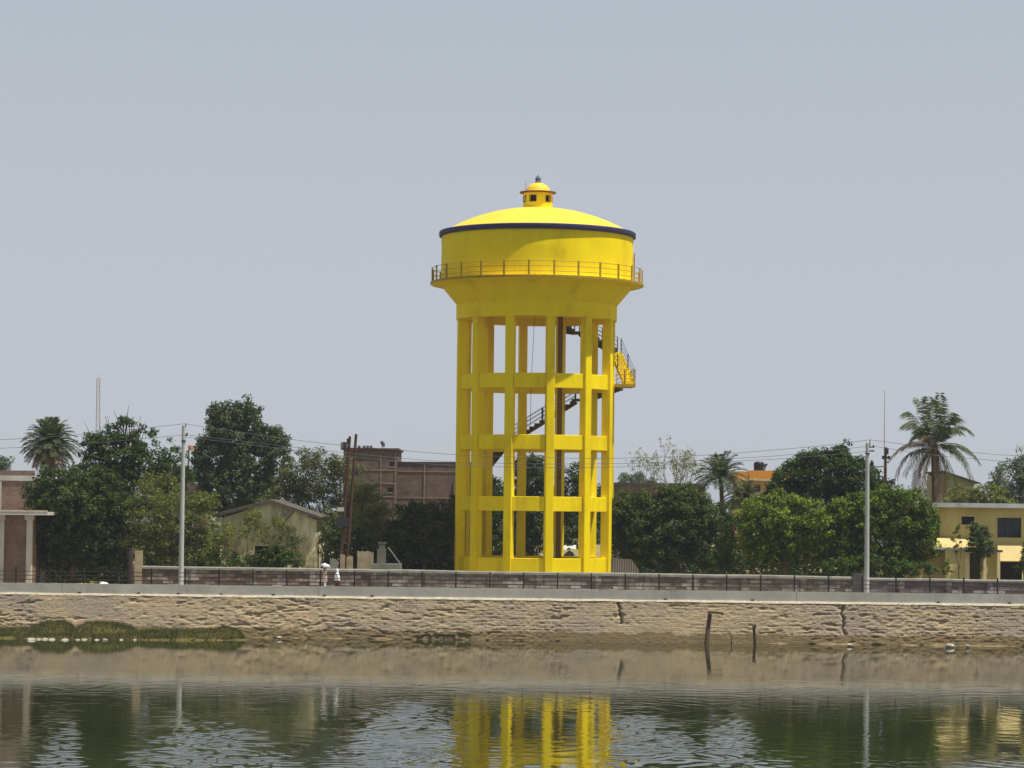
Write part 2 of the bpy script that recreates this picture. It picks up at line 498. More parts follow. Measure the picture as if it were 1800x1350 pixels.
def mat_water():
    t = NT('murky_pond_water')
    n = t.noise(0.05, 5, 0.6)
    col = t.ramp(n, [(0.35, lin((34, 42, 16))), (0.65, lin((46, 50, 24)))])
    t.bump(t.noise(7.0, 3, 0.5, t.map((1.3, 0.5, 1))), 0.13, 0.01)
    t.b.inputs['IOR'].default_value = 1.33
    return t.color(col, 0.03, 0.5)


M['wallstone'] = mat_stone_wall()
M['ground'] = mat_ground('dusty_ground', (150, 136, 100), (128, 122, 76), (178, 160, 122))
M['mud'] = mat_ground('wet_mud', (78, 68, 48), (120, 104, 76), (158, 140, 108), 2.2)
M['path'] = mat_ground('walkway_paving', (150, 144, 132), (164, 156, 142), (174, 168, 152), 0.8)
M['water'] = mat_water()

# ------------------------------------------------------------------ setting: water, bank, ground
WALL_Y = 160.0
# pond: rippled sheet in front of the camera, coarser far to the sides
def ripple(Xa, Ya):
    z = np.zeros_like(Xa)
    r = np.random.default_rng(5)
    wx = Xa + 1.6 * (fbm(Xa * 0.22, Ya * 0.12, 61, 3) - 0.5) * 4
    wy = Ya + 2.0 * (fbm(Xa * 0.18, Ya * 0.14, 71, 3) - 0.5) * 4
    fine = np.zeros_like(Xa)
    for i in range(44):
        lam = 0.45 * (2.0 / 0.45) ** r.random()
        an = r.uniform(R(20), R(150))
        k = 2 * math.pi / lam
        z += (lam / 1.0) ** 1.0 * np.sin(k * (math.cos(an) * wx + math.sin(an) * wy) + r.random() * 6.283)
    z /= math.sqrt(44 / 2)
    for i in range(26):
        lam = 0.36 * (0.8 / 0.36) ** r.random()
        an = r.uniform(R(25), R(165))
        k = 2 * math.pi / lam
        fine += lam * np.sin(k * (math.cos(an) * wx + math.sin(an) * wy) + r.random() * 6.283)
    fine /= math.sqrt(26 / 2)
    # calm by the wall, more open further out; gusts ruffle some areas much more than others
    calm = np.clip((156.0 - Ya) / 50.0, 0, 1) ** 1.2
    gust = np.zeros_like(Xa)
    for gx0, gy0, wx0, wy0, g in ((-3.5, 80, 1.75, 26, 1.1), (-10.1, 78, 2.0, 18, 1.0), (-15.0, 80, 0.6, 19, 0.8), (4.35, 80, 0.95, 25, 1.1), (5.2, 76, 1.2, 20, 1.0), (7.4, 80, 0.75, 22, 0.9), (7.4, 74, 1.7, 11, 0.9), (14.0, 73, 3.0, 8, 0.7), (-1, 60, 9, 14, 0.3)):
        gust = np.maximum(gust, g * np.exp(-(np.abs((Xa - gx0 * Ya / 92 + (Ya - 92) * 0.0) / wx0) ** 2.6 + np.abs((Ya - gy0) / wy0) ** 3)))
    gust *= 0.85 + 0.3 * fbm(Xa * 0.35, Ya * 0.25, 9, 3)
    return z * RIP * (0.075 + calm * 0.24 + gust * 0.9) + fine * RIP * (calm * 0.22 + gust * 7.0)
RIP = 0.0024
xs = np.arange(-31.0, 31.01, 0.11); ys = np.arange(60.0, 160.7, 0.11)
Xa, Ya = np.meshgrid(xs, ys)
Za = ripple(Xa, Ya)
edge = np.clip(np.minimum(31 - np.abs(Xa), Ya - 60) / 3.0, 0, 1)
Za *= edge
# outer sheets join the rippled one edge to edge in one mesh
V = np.stack([Xa, Ya, Za], -1).reshape(-1, 3)
h_, w_ = Xa.shape
ii = np.arange(h_ * w_).reshape(h_, w_)
Fq = np.stack([ii[:-1, :-1], ii[:-1, 1:], ii[1:, 1:], ii[1:, :-1]], -1).reshape(-1, 4)
x0, x1, y0, y1 = xs[0], xs[-1], ys[0], ys[-1]
ex = np.array([(-400, 8, 0), (x0, 8, 0), (x1, 8, 0), (400, 8, 0), (-400, y0, 0), (x0, y0, 0), (x1, y0, 0), (400, y0, 0), (-400, y1, 0), (x0, y1, 0), (x1, y1, 0), (400, y1, 0)], float)
b0 = len(V)
V = np.concatenate([V, ex])
Fq = np.concatenate([Fq, np.array([(0, 1, 5, 4), (1, 2, 6, 5), (2, 3, 7, 6), (4, 5, 9, 8), (6, 7, 11, 10)]) + b0])
water = np_mesh('water', V, Fq, M['water'], None, True)
props(water, 'murky olive pond water with small ripples', 'water', kind='structure')

# ground behind the wall up to the horizon
gx = np.concatenate([[-4000, -1200, -400, -120], np.arange(-60, 61, 3.0), [120, 400, 1200, 4000]])
gy = np.concatenate([[160.55], np.arange(167.0, 260, 3.0), [320, 450, 700, 1200, 3000, 6000]])
GX, GY = np.meshgrid(gx, gy)
GZ = 2.5 + (fbm(GX * 0.15, GY * 0.15, 3) - 0.5) * 0.35 * np.clip((GY - 167) / 6, 0, 1)
ground = grid_mesh('ground', GX, GY, GZ, M['ground'])
props(ground, 'dusty flat ground with dry grass behind the walls', 'ground', kind='structure')
# near bank under the camera
nb = MB(); nb.add([(-400, -80, 6), (400, -80, 6), (400, 5, 6), (-400, 5, 6), (400, 14, -0.6), (-400, 14, -0.6)], [(0, 1, 2, 3), (3, 2, 4, 5)])
props(nb.build('near_bank', M['ground']), 'sloping near bank of the pond', 'bank', kind='structure')
wk = MB(); wk.box(-120, 120, 160.56, 166.2, 2.3, 2.58)
props(wk.build('walkway', M['path']), 'paved walkway between the railing and the brick wall', 'walkway', kind='structure')

# retaining wall: rough coursed stone face
root = thing('retaining_wall', 'long rough tan stone retaining wall rising from the pond', 'wall', (0, WALL_Y, 0))
xs = np.concatenate([np.arange(-62, -33, 0.6), np.arange(-33, 33, 0.075), np.arange(33, 62, 0.6)])
zs = np.arange(-0.5, 2.421, 0.045)
Xa, Zs = np.meshgrid(xs, zs)
T = (Zs + 0.5) / 2.92
# course lines wander and fade in and out
cz = Zs + 0.22 * (fbm(Xa * 0.25, Zs * 0 + 1, 5) - 0.5) + 0.10 * (fbm(Xa * 1.1, Zs * 1.2, 8) - 0.5)
course = np.abs(((cz / 0.21) % 1.0) - 0.5) * 2
cmask = np.clip((fbm(Xa * 0.12, Zs * 0.8, 21) - 0.40) * 4 + np.clip((Xa + 8) / 24, -0.6, 0.5), 0, 1)
joint = np.clip((course - 0.74) / 0.26, 0, 1) * cmask * np.clip((fbm(Xa * 1.3, Zs * 5, 151, 3) - 0.36) * 3.5, 0, 1.3)
colid = np.floor(cz / 0.21)
stag = (vnoise(colid * 7.3, colid * 0 + 2, 3) * 0.6)
vj = np.abs((((Xa + stag) / 0.46) % 1.0) - 0.5) * 2
joint = np.maximum(joint, np.clip((vj - 0.86) / 0.14, 0, 1) * cmask * 0.7)
rough = (fbm(Xa * 0.9, Zs * 1.6, 31, 3) - 0.5) * 0.06 + (fbm(Xa * 3.6, Zs * 8, 35, 3) - 0.5) * 0.05 + (fbm(Xa * 7, Zs * 13, 41, 2) - 0.5) * 0.075
gap = np.clip((fbm(Xa * 1.5, Zs * 7, 131, 3) - 0.66) * 9, 0, 1) * np.clip((fbm(Xa * 0.3, Zs * 0.7, 133, 3) - 0.38) * 5, 0, 1)
Yw = WALL_Y + 0.40 * T - rough * (0.3 + 0.75 * np.clip((fbm(Xa * 0.2, Zs * 0.6, 141, 3) - 0.3) * 2.5, 0, 1)) + joint * 0.048 + gap * 0.10 - 0.06
# two upright cracks and a washed-out undercut at the toe
for cpx, z0c, z1c in ((1090, 1.0, 2.45), (1484, 0.5, 2.45)):
    cx = X(cpx, 160, 1085) + 0.10 * (fbm(Zs * 2.2, Zs * 0, int(cpx)) - 0.5) * 4
    Yw += 0.35 * np.exp(-((Xa - cx) / 0.055) ** 2) * ((Zs > z0c) & (Zs < z1c))
for a, b in ((732, 800), (804, 826)):
    xa, xb = X(a, 160, 1115), X(b, 160, 1115)
    Yw += 0.07 * ((Xa > xa) & (Xa < xb) & (Zs < 0.30 * fbm(Xa * 2.5, Xa * 0, 77) + 0.10 + 0.25 * (fbm(Xa * 5, Zs * 6, 78) - 0.4)))
face = grid_mesh('wall_face', Xa, Yw, Zs, M['wallstone'], root)
lb = MB()
n = 260; lx = np.linspace(-62, 62, n)
top_prof = []
for i, x in enumerate(lx):
    j = 0.05 * (vnoise(np.array([x * 1.3]), np.array([0.0]), 90)[0] - 0.5)
    k = 0.06 * (vnoise(np.array([x * 2.1]), np.array([5.0]), 91)[0] - 0.5)
    top_prof.append([(x, 160.31 + k * .4, 2.34 + j), (x, 160.375 + k * .3, 2.45 + j), (x, 160.53, 2.47 + j * .3), (x, 160.55, 2.2)])
vs = [p for r_ in top_prof for p in r_]
fs = [(i * 4 + k, (i + 1) * 4 + k, (i + 1) * 4 + k + 1, i * 4 + k + 1) for i in range(n - 1) for k in range(3)]
lb.add(vs, fs).build('ledge', M['ledge'], root)
# concrete parapet on top, cast in lengths with fine joints
edges = [-62, -48, -36] + [X(q, 160.5, 1045) for q in (-20, 110, 330, 560, 790, 1010, 1180, 1400, 1590, 1800)] + [36, 48, 62]
for i in range(len(edges) - 1):
    a, b = edges[i] + 0.006, edges[i + 1] - 0.006
    q = MB().box(a, b, 160.42 + 0.012 * (i % 2), 160.60, 2.40, 3.03 - 0.008 * (i % 3))
    q.build('parapet', M['concrete'], root)
for px in (139, 243, 313, 388, 480, 570, 654, 1170, 1323, 1650, 1775):
    x = X(px, 160.3, 1056)
    MB().box(x - 0.09, x + 0.09, 160.37, 160.415, 2.475, 2.55).build('weep_notch_shade', M['darkpillar'], root)  # dark block paints the shade of a recessed weep notch
place(root)

# mud along the toe of the wall
xs = np.arange(-62, 62, 0.15); vv = np.linspace(0, 1, 14)
Xa, Vv = np.meshgrid(xs, vv)
wdt = 0.25 + 1.0 * np.clip(fbm(Xa * 0.13, Xa * 0, 55) - 0.38, 0, 1) * 1.8
for pa, pb, wd in ((-40, 480, 2.2), (1395, 1520, 2.4), (1500, 1900, 2.8)):
    xa, xb = X(pa, 160, 1120), X(pb, 160, 1120)
    wdt += wd * np.clip(1 - np.abs(Xa - (xa + xb) / 2) / ((xb - xa) / 2), 0, 1) ** 0.5 * (0.5 + fbm(Xa * 0.6, Xa * 0, 58))
Ym = 160.35 - wdt * Vv
hgt = 0.0 + 0.13 * fbm(Xa * 0.3, Xa * 0 + 4, 66)
Zm = hgt * (1 - Vv) ** 0.8 + 0.30 * (fbm(Xa * 1.2, Ym * 1.2, 44) - 0.5) * (1 - Vv * 0.4) - 0.12 * Vv - 0.02
props(grid_mesh('mud_bank', Xa, Ym, Zm, M['mud']), 'wet brown mud along the foot of the stone wall', 'mud', kind='structure')

# ------------------------------------------------------------------ foliage builders
def leaves(name, centres, per, crad, leaf, mat, parent, out_c=None, flat=0.75, droop=0.0, tonebias=0.5):
    """centres (n,3): clump centres; per leaves each; every leaf a folded pair of faces"""
    C = np.repeat(np.asarray(centres, float), per, axis=0)
    n = len(C)
    d = rng.normal(size=(n, 3)); d /= np.linalg.norm(d, axis=1)[:, None]
    rr = (rng.random(n) ** 0.45)[:, None] * np.repeat(np.broadcast_to(np.atleast_1d(crad), (len(centres),)), per)[:, None]
    pos = C + d * rr * np.array([1, 1, flat])
    pos[:, 2] -= droop * rng.random(n)
    L = leaf * (0.65 + 0.7 * rng.random(n))[:, None]
    # leaf plane: normal leans outwards from its clump and upwards
    nrm = d * 0.9 + rng.normal(size=(n, 3)) * 0.55 + np.array([0, 0, 0.55])
    nrm /= np.linalg.norm(nrm, axis=1)[:, None]
    t = rng.normal(size=(n, 3)); t -= nrm * (t * nrm).sum(1)[:, None]; t /= np.linalg.norm(t, axis=1)[:, None]
    b = np.cross(nrm, t)
    w = 0.30
    A = pos - t * L * 0.5; Bq = pos + b * L * w; Cq = pos + t * L * 0.5 - nrm * L * 0.12; D = pos - b * L * w
    V = np.stack([A, Bq, Cq, D], 1).reshape(-1, 3)
    Fq = np.arange(n * 4).reshape(-1, 4)
    ct = np.repeat(rng.random(len(centres)), per)
    tone = np.clip(tonebias + (ct - 0.5) * 0.8 + (rng.random(n) - 0.5) * 0.5, 0, 1)
    return np_mesh(name, V, Fq, mat, parent, False, tone)


def lobe_centres(lobes, Y, dens, jitter=0.12, shell=0.5, depth=0.85):
    cs = []; rad = []
    for lb_ in lobes:
        cx, cy, rx, ry = lb_[:4]; dY = lb_[4] if len(lb_) > 4 else 0
        yy = Y + dY
        c = np.array(P(cx, cy, yy)); s = yy / F
        a, b_ = rx * s, ry * s
        dp = depth * min(a, 1.25 * b_)
        area = 4 * math.pi * ((a * b_) ** 1.6 / 3 + (a * dp) ** 1.6 / 3 + (b_ * dp) ** 1.6 / 3) ** (1 / 1.6)
        n = max(5, int(area * dens))
        d = rng.normal(size=(n, 3)); d /= np.linalg.norm(d, axis=1)[:, None]
        r_ = shell + (1 - shell) * rng.random(n) ** 0.5
        bump = 1 + jitter * 2 * (fbm(d[:, 0] * 3.0 + cx, d[:, 2] * 3.0 + d[:, 1] * 2.1, int(cx)) - 0.5)
        q = c + d * (r_ * bump)[:, None] * np.array([a, dp, b_])
        cs.append(q)
    return np.concatenate(cs)


def trunk_mesh(base, targets, r0, mat, parent, fork=0.45, seg=7):
    m = MB()
    base = Vector(base)
    mid = base.copy()
    avg = Vector((sum(t[0] for t in targets) / len(targets), sum(t[1] for t in targets) / len(targets), sum(t[2] for t in targets) / len(targets)))
    fk = base.lerp(avg, fork); fk.x += random.uniform(-.2, .2)
    m.tube([base - Vector((0, 0, 0.3)), base.lerp(fk, 0.3) + Vector((random.uniform(-.12, .12), 0, 0)), fk], [r0 * 1.35, r0, r0 * 0.72], seg)
    for t in targets:
        t = Vector(t)
        k = fk.lerp(t, 0.5) + Vector((random.uniform(-.3, .3), random.uniform(-.2, .2), random.uniform(0, .35)))
        m.tube([fk, k, t], [r0 * 0.5, r0 * 0.3, r0 * 0.1], 5)
        for q in range(3):
            e = t + Vector((random.uniform(-1, 1), random.uniform(-.6, .6), random.uniform(0.1, 1))) * 0.9
            m.tube([k.lerp(t, 0.3 + 0.2 * q), e], [r0 * 0.16, r0 * 0.05], 4)
    return m.build('trunk', mat, parent, True)


def tree(name, label, Y, basepx, lobes, leafm, dens=3.2, per=34, crad=0.42, leaf=0.2, cat='tree', barkm='bark', r0=0.2, jitter=0.30, shell=0.5, group=None, sprigs=(), tonebias=0.5, flat=0.75):
    b = P(basepx, 1010, Y); b.z = 2.55
    root = thing(name, label, cat, b, group)
    cs = lobe_centres(lobes, Y, dens, jitter, shell)
    cc = cs.mean(0); far_ = cs[rng.random(len(cs)) < 0.045]
    cs = np.concatenate([cs, far_ + (far_ - cc) * rng.uniform(0.05, 0.16, (len(far_), 1))])
    keep = cs[:, 2] > 2.5
    cs = cs[keep]
    if len(sprigs):
        sp = []
        for (sx, sy, n_, sr) in sprigs:
            c = np.array(P(sx, sy, Y)); sp.append(c + rng.normal(size=(n_, 3)) * sr * Y / F)
        cs = np.concatenate([cs] + sp)
    leaves('crown', cs, per, crad, leaf, M[leafm], root, tonebias=tonebias, flat=flat)
    tg = [P(l[0], l[1] + l[3] * 0.1, Y + (l[4] if len(l) > 4 else 0)) for l in lobes][:7] + [P(s[0], s[1], Y) for s in sprigs][:6]
    trunk_mesh(b, tg, r0, M[barkm], root)
    place(root)
    return root


def branchy(name, label, Y, basepx, toppx, spread, leafm, levels=5, leafn=10, leaf=0.16, crad=0.25, r0=0.13, lowfork=0.35, barkm='bark', seed=1, leaning=0):
    """open tree with bare forking limbs and thin tufts of leaves"""
    rs = random.Random(seed)
    b = P(basepx, 1010, Y); b.z = 2.55
    top = P(toppx[0], toppx[1], Y)
    H = top.z - b.z
    root = thing(name, label, 'tree', b)
    m = MB(); tips = []
    def grow(p, d, ln, r, lv):
        e = p + d * ln
        k = p.lerp(e, 0.5) + Vector((rs.uniform(-1, 1), rs.uniform(-1, 1), rs.uniform(-.5, .5))) * ln * 0.08
        m.tube([p, k, e], [r, r * 0.85, r * 0.68], 6 if lv < 2 else 4)
        if lv >= 2: tips.append(e)
        if lv >= levels: return
        for q in range(rs.choice((2, 3)) if lv < 3 else 2):
            nd = (d + Vector((rs.uniform(-1, 1) * spread, rs.uniform(-1, 1) * spread, rs.uniform(-.25, .55)))).normalized()
            grow(e, nd, ln * rs.uniform(0.6, 0.82), r * 0.62, lv + 1)
    d0 = Vector((top.x - b.x, 0, H)).normalized()
    grow(Vector((b.x, b.y, b.z - 0.2)), d0, H * lowfork, r0, 0)
    zmax = max(v[2] for v in m.v); sc = (top.z - b.z) / (zmax - b.z)
    m.v = [(b.x + (v[0] - b.x) * sc, b.y + (v[1] - b.y) * sc, b.z + (v[2] - b.z) * sc) for v in m.v]
    tips = [(b.x + (t.x - b.x) * sc, b.y + (t.y - b.y) * sc, b.z + (t.z - b.z) * sc) for t in tips]
    m.build('trunk', M[barkm], root, True)
    leaves('crown', np.array(tips), leafn, crad, leaf, M[leafm], root)
    place(root)
    return root


def frond(name, p0, p1, p2, leafm, parent, ll=0.7, n=34, hang=0.6, width=0.05, rach=0.025):
    """feather leaf: rachis along a bent line p0-p1-p2 with leaflets on both sides"""
    p0, p1, p2 = [np.array(q, float) for q in (p0, p1, p2)]
    V = []; Fq = []; tone = []
    def bez(t): return (1 - t) ** 2 * p0 + 2 * t * (1 - t) * p1 + t * t * p2
    def tan(t):
        d = 2 * (1 - t) * (p1 - p0) + 2 * t * (p2 - p1); return d / (np.linalg.norm(d) + 1e-9)
    for i in range(10):                      # rachis
        a, b = bez(i / 10), bez((i + 1) / 10)
        w = rach * (1.3 - i / 10)
        k = len(V); V += [a + (0, 0, w), a - (0, 0, w), b - (0, 0, w * .9), b + (0, 0, w * .9)]; Fq.append((k, k + 1, k + 2, k + 3)); tone.append(0.9)
        k = len(V); V += [a + (w, w, 0), a - (w, w, 0), b - (w * .9, w * .9, 0), b + (w * .9, w * .9, 0)]; Fq.append((k, k + 1, k + 2, k + 3)); tone.append(0.9)
    for i in range(n):
        t = 0.10 + 0.90 * (i + rng.random() * 0.6) / n
        c = bez(min(t, 1)); d = tan(min(t, 1))
        side = np.cross(d, (0, 0, 1.0)); sn = np.linalg.norm(side)
        side = side / sn if sn > 0.15 else np.array((1.0, 0, 0))
        up = np.cross(side, d)
        L = ll * (0.45 + 0.75 * math.sin(math.pi * min(1, 0.12 + 0.86 * t)) ** 0.7) * rng.uniform(0.75, 1.15)
        for s in (-1, 1):
            dr = side * s * (1 - hang * 0.55) + d * 0.65 + up * 0.15 + np.array((0, 0, -hang)) + rng.normal(size=3) * 0.10
            dr /= np.linalg.norm(dr)
            e = c + dr * L; mid = c + dr * L * 0.5 + np.array((0, 0, 0.06 * L))
            wv = d * width
            k = len(V); V += [c - wv * .5, mid - wv, e, mid + wv]; Fq.append((k, k + 1, k + 2, k + 3)); tone.append(rng.random())
    return np_mesh(name, np.array(V), np.array(Fq), M[leafm], parent, False, np.array(tone))


# ------------------------------------------------------------------ water tower
TY = 176.0
tp = P(939.5, 900, TY)
TX = tp.x
GZ0 = 2.5
tower = thing('water_tower', 'tall yellow water tower with domed tank and twelve columns', 'water tower', (TX, TY, GZ0))
RC = 4.85
def pol(az, r, z):     # azimuth in degrees from the camera side towards +X
    a = R(az); return Vector((TX + r * math.sin(a), TY - r * math.cos(a), z))
NC = 12; OFF = 10.0
for k in range(NC):
    az = OFF + 30 * k
    a = R(az)
    u = Vector((math.cos(a), math.sin(a), 0)); r_ = Vector((math.sin(a), -math.cos(a), 0))
    m = MB(); m.obox(pol(az, RC, (2.2 + 19.86) / 2), u * 0.26, r_ * 0.29, Vector((0, 0, (19.86 - 2.2) / 2)))
    o = m.build('column', M['yellow'], tower)
    bv = o.modifiers.new('bevel', 'BEVEL'); bv.width = 0.025; bv.segments = 1
for zt, zb in ((16.25, 15.33), (12.37, 11.45), (8.49, 7.57), (4.62, 2.7)):
    for k in range(NC):
        a0, a1 = OFF + 30 * k, OFF + 30 * (k + 1)
        p0, p1 = pol(a0, RC + 0.02, 0), pol(a1, RC + 0.02, 0)
        d = (p1 - p0); L = d.length; d.normalize(); nr = Vector((d.y, -d.x, 0))
        c = (p0 + p1) / 2; c.z = (zt + zb) / 2
        m = MB(); m.obox(c, d * (L / 2 - 0.245), nr * 0.17, Vector((0, 0, (zt - zb) / 2)))
        o = m.build('ring_beam', M['yellow'], tower)
        bv = o.modifiers.new('bevel', 'BEVEL'); bv.width = 0.02; bv.segments = 1
# tank: band, cone, wall
c2 = (TX, TY)
m = MB(); m.lathe([(4.45, 19.84), (5.19, 19.84), (5.19, 20.78), (5.16, 20.80), (6.10, 21.93), (6.16, 22.02), (4.6, 22.0), (4.45, 20.8)], 144, c2, True)
m.build('tank_base', M['yellow'], tower, True)
m = MB(); m.lathe([(0.01, 20.95), (1.8, 20.85), (3.4, 20.55), (4.46, 20.3)], 72, c2)
m.build('tank_floor', M['yellow'], tower, True)
m = MB(); m.lathe([(6.16, 21.94), (6.86, 22.10), (6.86, 22.24), (6.15, 22.26)], 144, c2, True)
o = m.build('gallery', M['yellow'], tower, True)
m = MB(); m.lathe([(6.865, 22.12), (6.89, 22.12), (6.89, 22.26), (6.80, 22.28), (6.80, 22.262), (6.865, 22.245)], 144, c2, True)
m.build('gallery_edge', M['railyellow'], tower, True)
m = MB()
th = np.linspace(0, 2 * math.pi, 181)[:-1]; zz = np.linspace(22.2, 25.2, 18)
vs = []; fs = []
for j, z in enumerate(zz):
    for i, t_ in enumerate(th):
        r_ = 6.20 + 0.035 * (float(vnoise(np.array([math.cos(t_) * 5 + 9]), np.array([z * 1.2 + math.sin(t_) * 5]), 4)[0]) - 0.5)
        vs.append((TX + r_ * math.cos(t_), TY + r_ * math.sin(t_), z))
for j in range(len(zz) - 1):
    for i in range(180):
        i2 = (i + 1) % 180
        fs.append((j * 180 + i, j * 180 + i2, (j + 1) * 180 + i2, (j + 1) * 180 + i))
m.add(vs, fs).build('tank_wall', M['yellow'], tower, True)
m = MB(); m.lathe([(6.10, 25.20), (6.34, 25.22), (6.36, 25.25), (6.36, 25.50), (6.31, 25.55), (5.9, 25.55)], 144, c2)
m.build('rim', M['navy'], tower, True)
RR, rise = 6.12, 1.67
prof = []
Rs = (RR * RR + rise * rise) / (2 * rise)
for i in range(25):
    r_ = RR * (1 - i / 24) + 0.001
    prof.append((r_, 25.50 + math.sqrt(Rs * Rs - r_ * r_) - (Rs - rise)))
m = MB(); m.lathe(prof, 144, c2); m.build('dome', M['yellow2'], tower, True)
# lantern with window openings
wins = [-21, 46, 112, 178, 240, 292]
us = sorted({0, 360, *range(0, 361, 5), *[(w - 14) % 360 for w in wins], *[(w + 14) % 360 for w in wins]})
def inwin(u, v): return 27.52 < v < 27.90 and any(abs((u - w + 180) % 360 - 180) < 14 for w in wins)
m = MB(); m.panel(us, [26.9, 27.52, 27.90, 28.12], inwin, lambda u, v, t: tuple(pol(u, 0.94 - 0.10 * t, v)), 0.0, 1.0)
lan = m.build('lantern', M['yellow'], tower)
for w in wins:
    m = MB()
    for du in (-14, 14):
        m.tube([pol(w + du, 0.955, 27.50), pol(w + du, 0.955, 27.92)], 0.018, 4)
    for z in (27.51, 27.91):
        m.tube([pol(w - 14, 0.955, z), pol(w, 0.965, z), pol(w + 14, 0.955, z)], 0.018, 4)
    m.build('window_frame', M['redtrim'], lan)
m = MB(); m.lathe([(0.70, 26.9), (0.70, 28.1)], 24, c2); m.build('lantern_shade_drum', M['dark'], lan)  # dark drum stands in for the shade behind the lantern windows
m = MB(); m.lathe([(0.85, 28.10), (1.15, 28.11), (1.18, 28.13), (1.18, 28.19), (1.12, 28.20), (0.7, 28.24)], 48, c2, True); m.build('lantern_eave', M['redtrim'], tower, True)
m = MB(); m.lathe([(1.11, 28.19), (1.0, 28.22), (0.78, 28.26), (0.76, 28.34), (0.70, 28.48), (0.58, 28.62), (0.40, 28.73), (0.18, 28.80), (0.01, 28.82)], 48, c2); m.build('lantern_dome', M['yellow2'], tower, True)
m = MB(); m.lathe([(0.17, 28.78), (0.21, 28.86), (0.15, 28.93), (0.18, 29.0), (0.19, 29.06), (0.15, 29.15), (0.08, 29.24), (0.03, 29.32), (0.001, 29.35)], 20, c2); m.build('finial', M['finial'], tower, True)
MB().tube([pol(-80, 0.80, 28.2), pol(-80, 0.82, 28.85)], 0.012, 4).build('lightning_rod', M['wire'], tower)
# gallery railing
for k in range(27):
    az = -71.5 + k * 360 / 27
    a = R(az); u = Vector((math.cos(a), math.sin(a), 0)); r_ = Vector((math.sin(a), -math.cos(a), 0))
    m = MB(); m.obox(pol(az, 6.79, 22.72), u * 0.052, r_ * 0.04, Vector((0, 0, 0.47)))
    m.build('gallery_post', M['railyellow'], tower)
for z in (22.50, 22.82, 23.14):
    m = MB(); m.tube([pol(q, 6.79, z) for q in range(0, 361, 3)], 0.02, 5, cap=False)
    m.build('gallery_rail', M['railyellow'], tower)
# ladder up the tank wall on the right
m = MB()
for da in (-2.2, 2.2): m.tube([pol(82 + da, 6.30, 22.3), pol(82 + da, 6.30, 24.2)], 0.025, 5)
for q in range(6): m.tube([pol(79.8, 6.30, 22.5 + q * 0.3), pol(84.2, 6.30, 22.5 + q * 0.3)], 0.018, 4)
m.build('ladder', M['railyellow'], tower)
# stairs: straight flights hung round the back
def flight(p0, p1, wid=0.85, rail=True, mt='stairdark'):
    p0, p1 = Vector(p0), Vector(p1)
    d = p1 - p0; h = Vector((d.x, d.y, 0)); hl = h.length; h.normalize(); s = Vector((h.y, -h.x, 0))
    n = max(3, int(d.z / 0.21)); f = MB()
    dn = d.normalized(); nn = s.cross(dn).normalized()
    if nn.z < 0: nn = -nn
    f.obox((p0 + p1) / 2 - nn * 0.10, dn * (d.length / 2 + 0.05), s * (wid / 2 - 0.02), nn * 0.07)
    for i in range(n):
        c = p0.lerp(p1, (i + 0.5) / n)
        f.obox(c + Vector((0, 0, 0.02)), h * (hl / n / 2), s * (wid / 2), Vector((0, 0, d.z / n / 2)))
    fl = f.build('stair_flight', M[mt], tower)
    if rail:
        for sd in (-1, 1):
            r_ = MB(); o = s * sd * (wid / 2 - 0.03)
            for q in (0.4, 0.68, 0.95):
                r_.tube([p0 + o + Vector((0, 0, q)), p1 + o + Vector((0, 0, q))], 0.018, 5)
            k = max(2, int(d.length / 1.2))
            for i in range(k + 1):
                b = p0.lerp(p1, i / k) + o
                r_.tube([b, b + Vector((0, 0, 0.97))], 0.035, 5)
            r_.build('handrail', M['poledark'], fl)
    return fl
def landing(az, r, z, w=1.2, mt='stairdark'):
    a = R(az); u = Vector((math.cos(a), math.sin(a), 0)); r_ = Vector((math.sin(a), -math.cos(a), 0))
    m = MB(); m.obox(pol(az, r, z), u * w / 2, r_ * 0.5, Vector((0, 0, 0.08)))
    m.build('landing', M[mt], tower)
    return m
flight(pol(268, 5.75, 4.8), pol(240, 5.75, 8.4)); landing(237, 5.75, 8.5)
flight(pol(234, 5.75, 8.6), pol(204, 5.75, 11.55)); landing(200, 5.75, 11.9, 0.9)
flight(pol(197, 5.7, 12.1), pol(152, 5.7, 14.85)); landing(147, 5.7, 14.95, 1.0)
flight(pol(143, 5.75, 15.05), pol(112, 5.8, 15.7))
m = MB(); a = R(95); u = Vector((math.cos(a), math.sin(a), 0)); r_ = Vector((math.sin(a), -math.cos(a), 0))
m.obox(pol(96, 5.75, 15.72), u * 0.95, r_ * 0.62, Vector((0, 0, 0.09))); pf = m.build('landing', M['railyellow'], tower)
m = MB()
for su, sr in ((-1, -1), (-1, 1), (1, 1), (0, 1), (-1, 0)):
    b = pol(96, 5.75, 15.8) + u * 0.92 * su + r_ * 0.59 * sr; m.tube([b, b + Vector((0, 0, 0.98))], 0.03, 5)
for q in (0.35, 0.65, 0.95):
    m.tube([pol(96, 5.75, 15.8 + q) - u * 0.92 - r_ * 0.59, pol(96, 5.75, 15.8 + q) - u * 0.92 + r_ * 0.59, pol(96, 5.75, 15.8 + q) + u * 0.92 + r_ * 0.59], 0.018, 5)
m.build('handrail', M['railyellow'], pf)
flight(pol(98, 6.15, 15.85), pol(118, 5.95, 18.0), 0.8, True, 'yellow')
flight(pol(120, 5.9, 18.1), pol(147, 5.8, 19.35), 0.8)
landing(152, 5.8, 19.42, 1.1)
flight(pol(156, 6.1, 19.5), pol(186, 6.95, 22.2), 0.7)
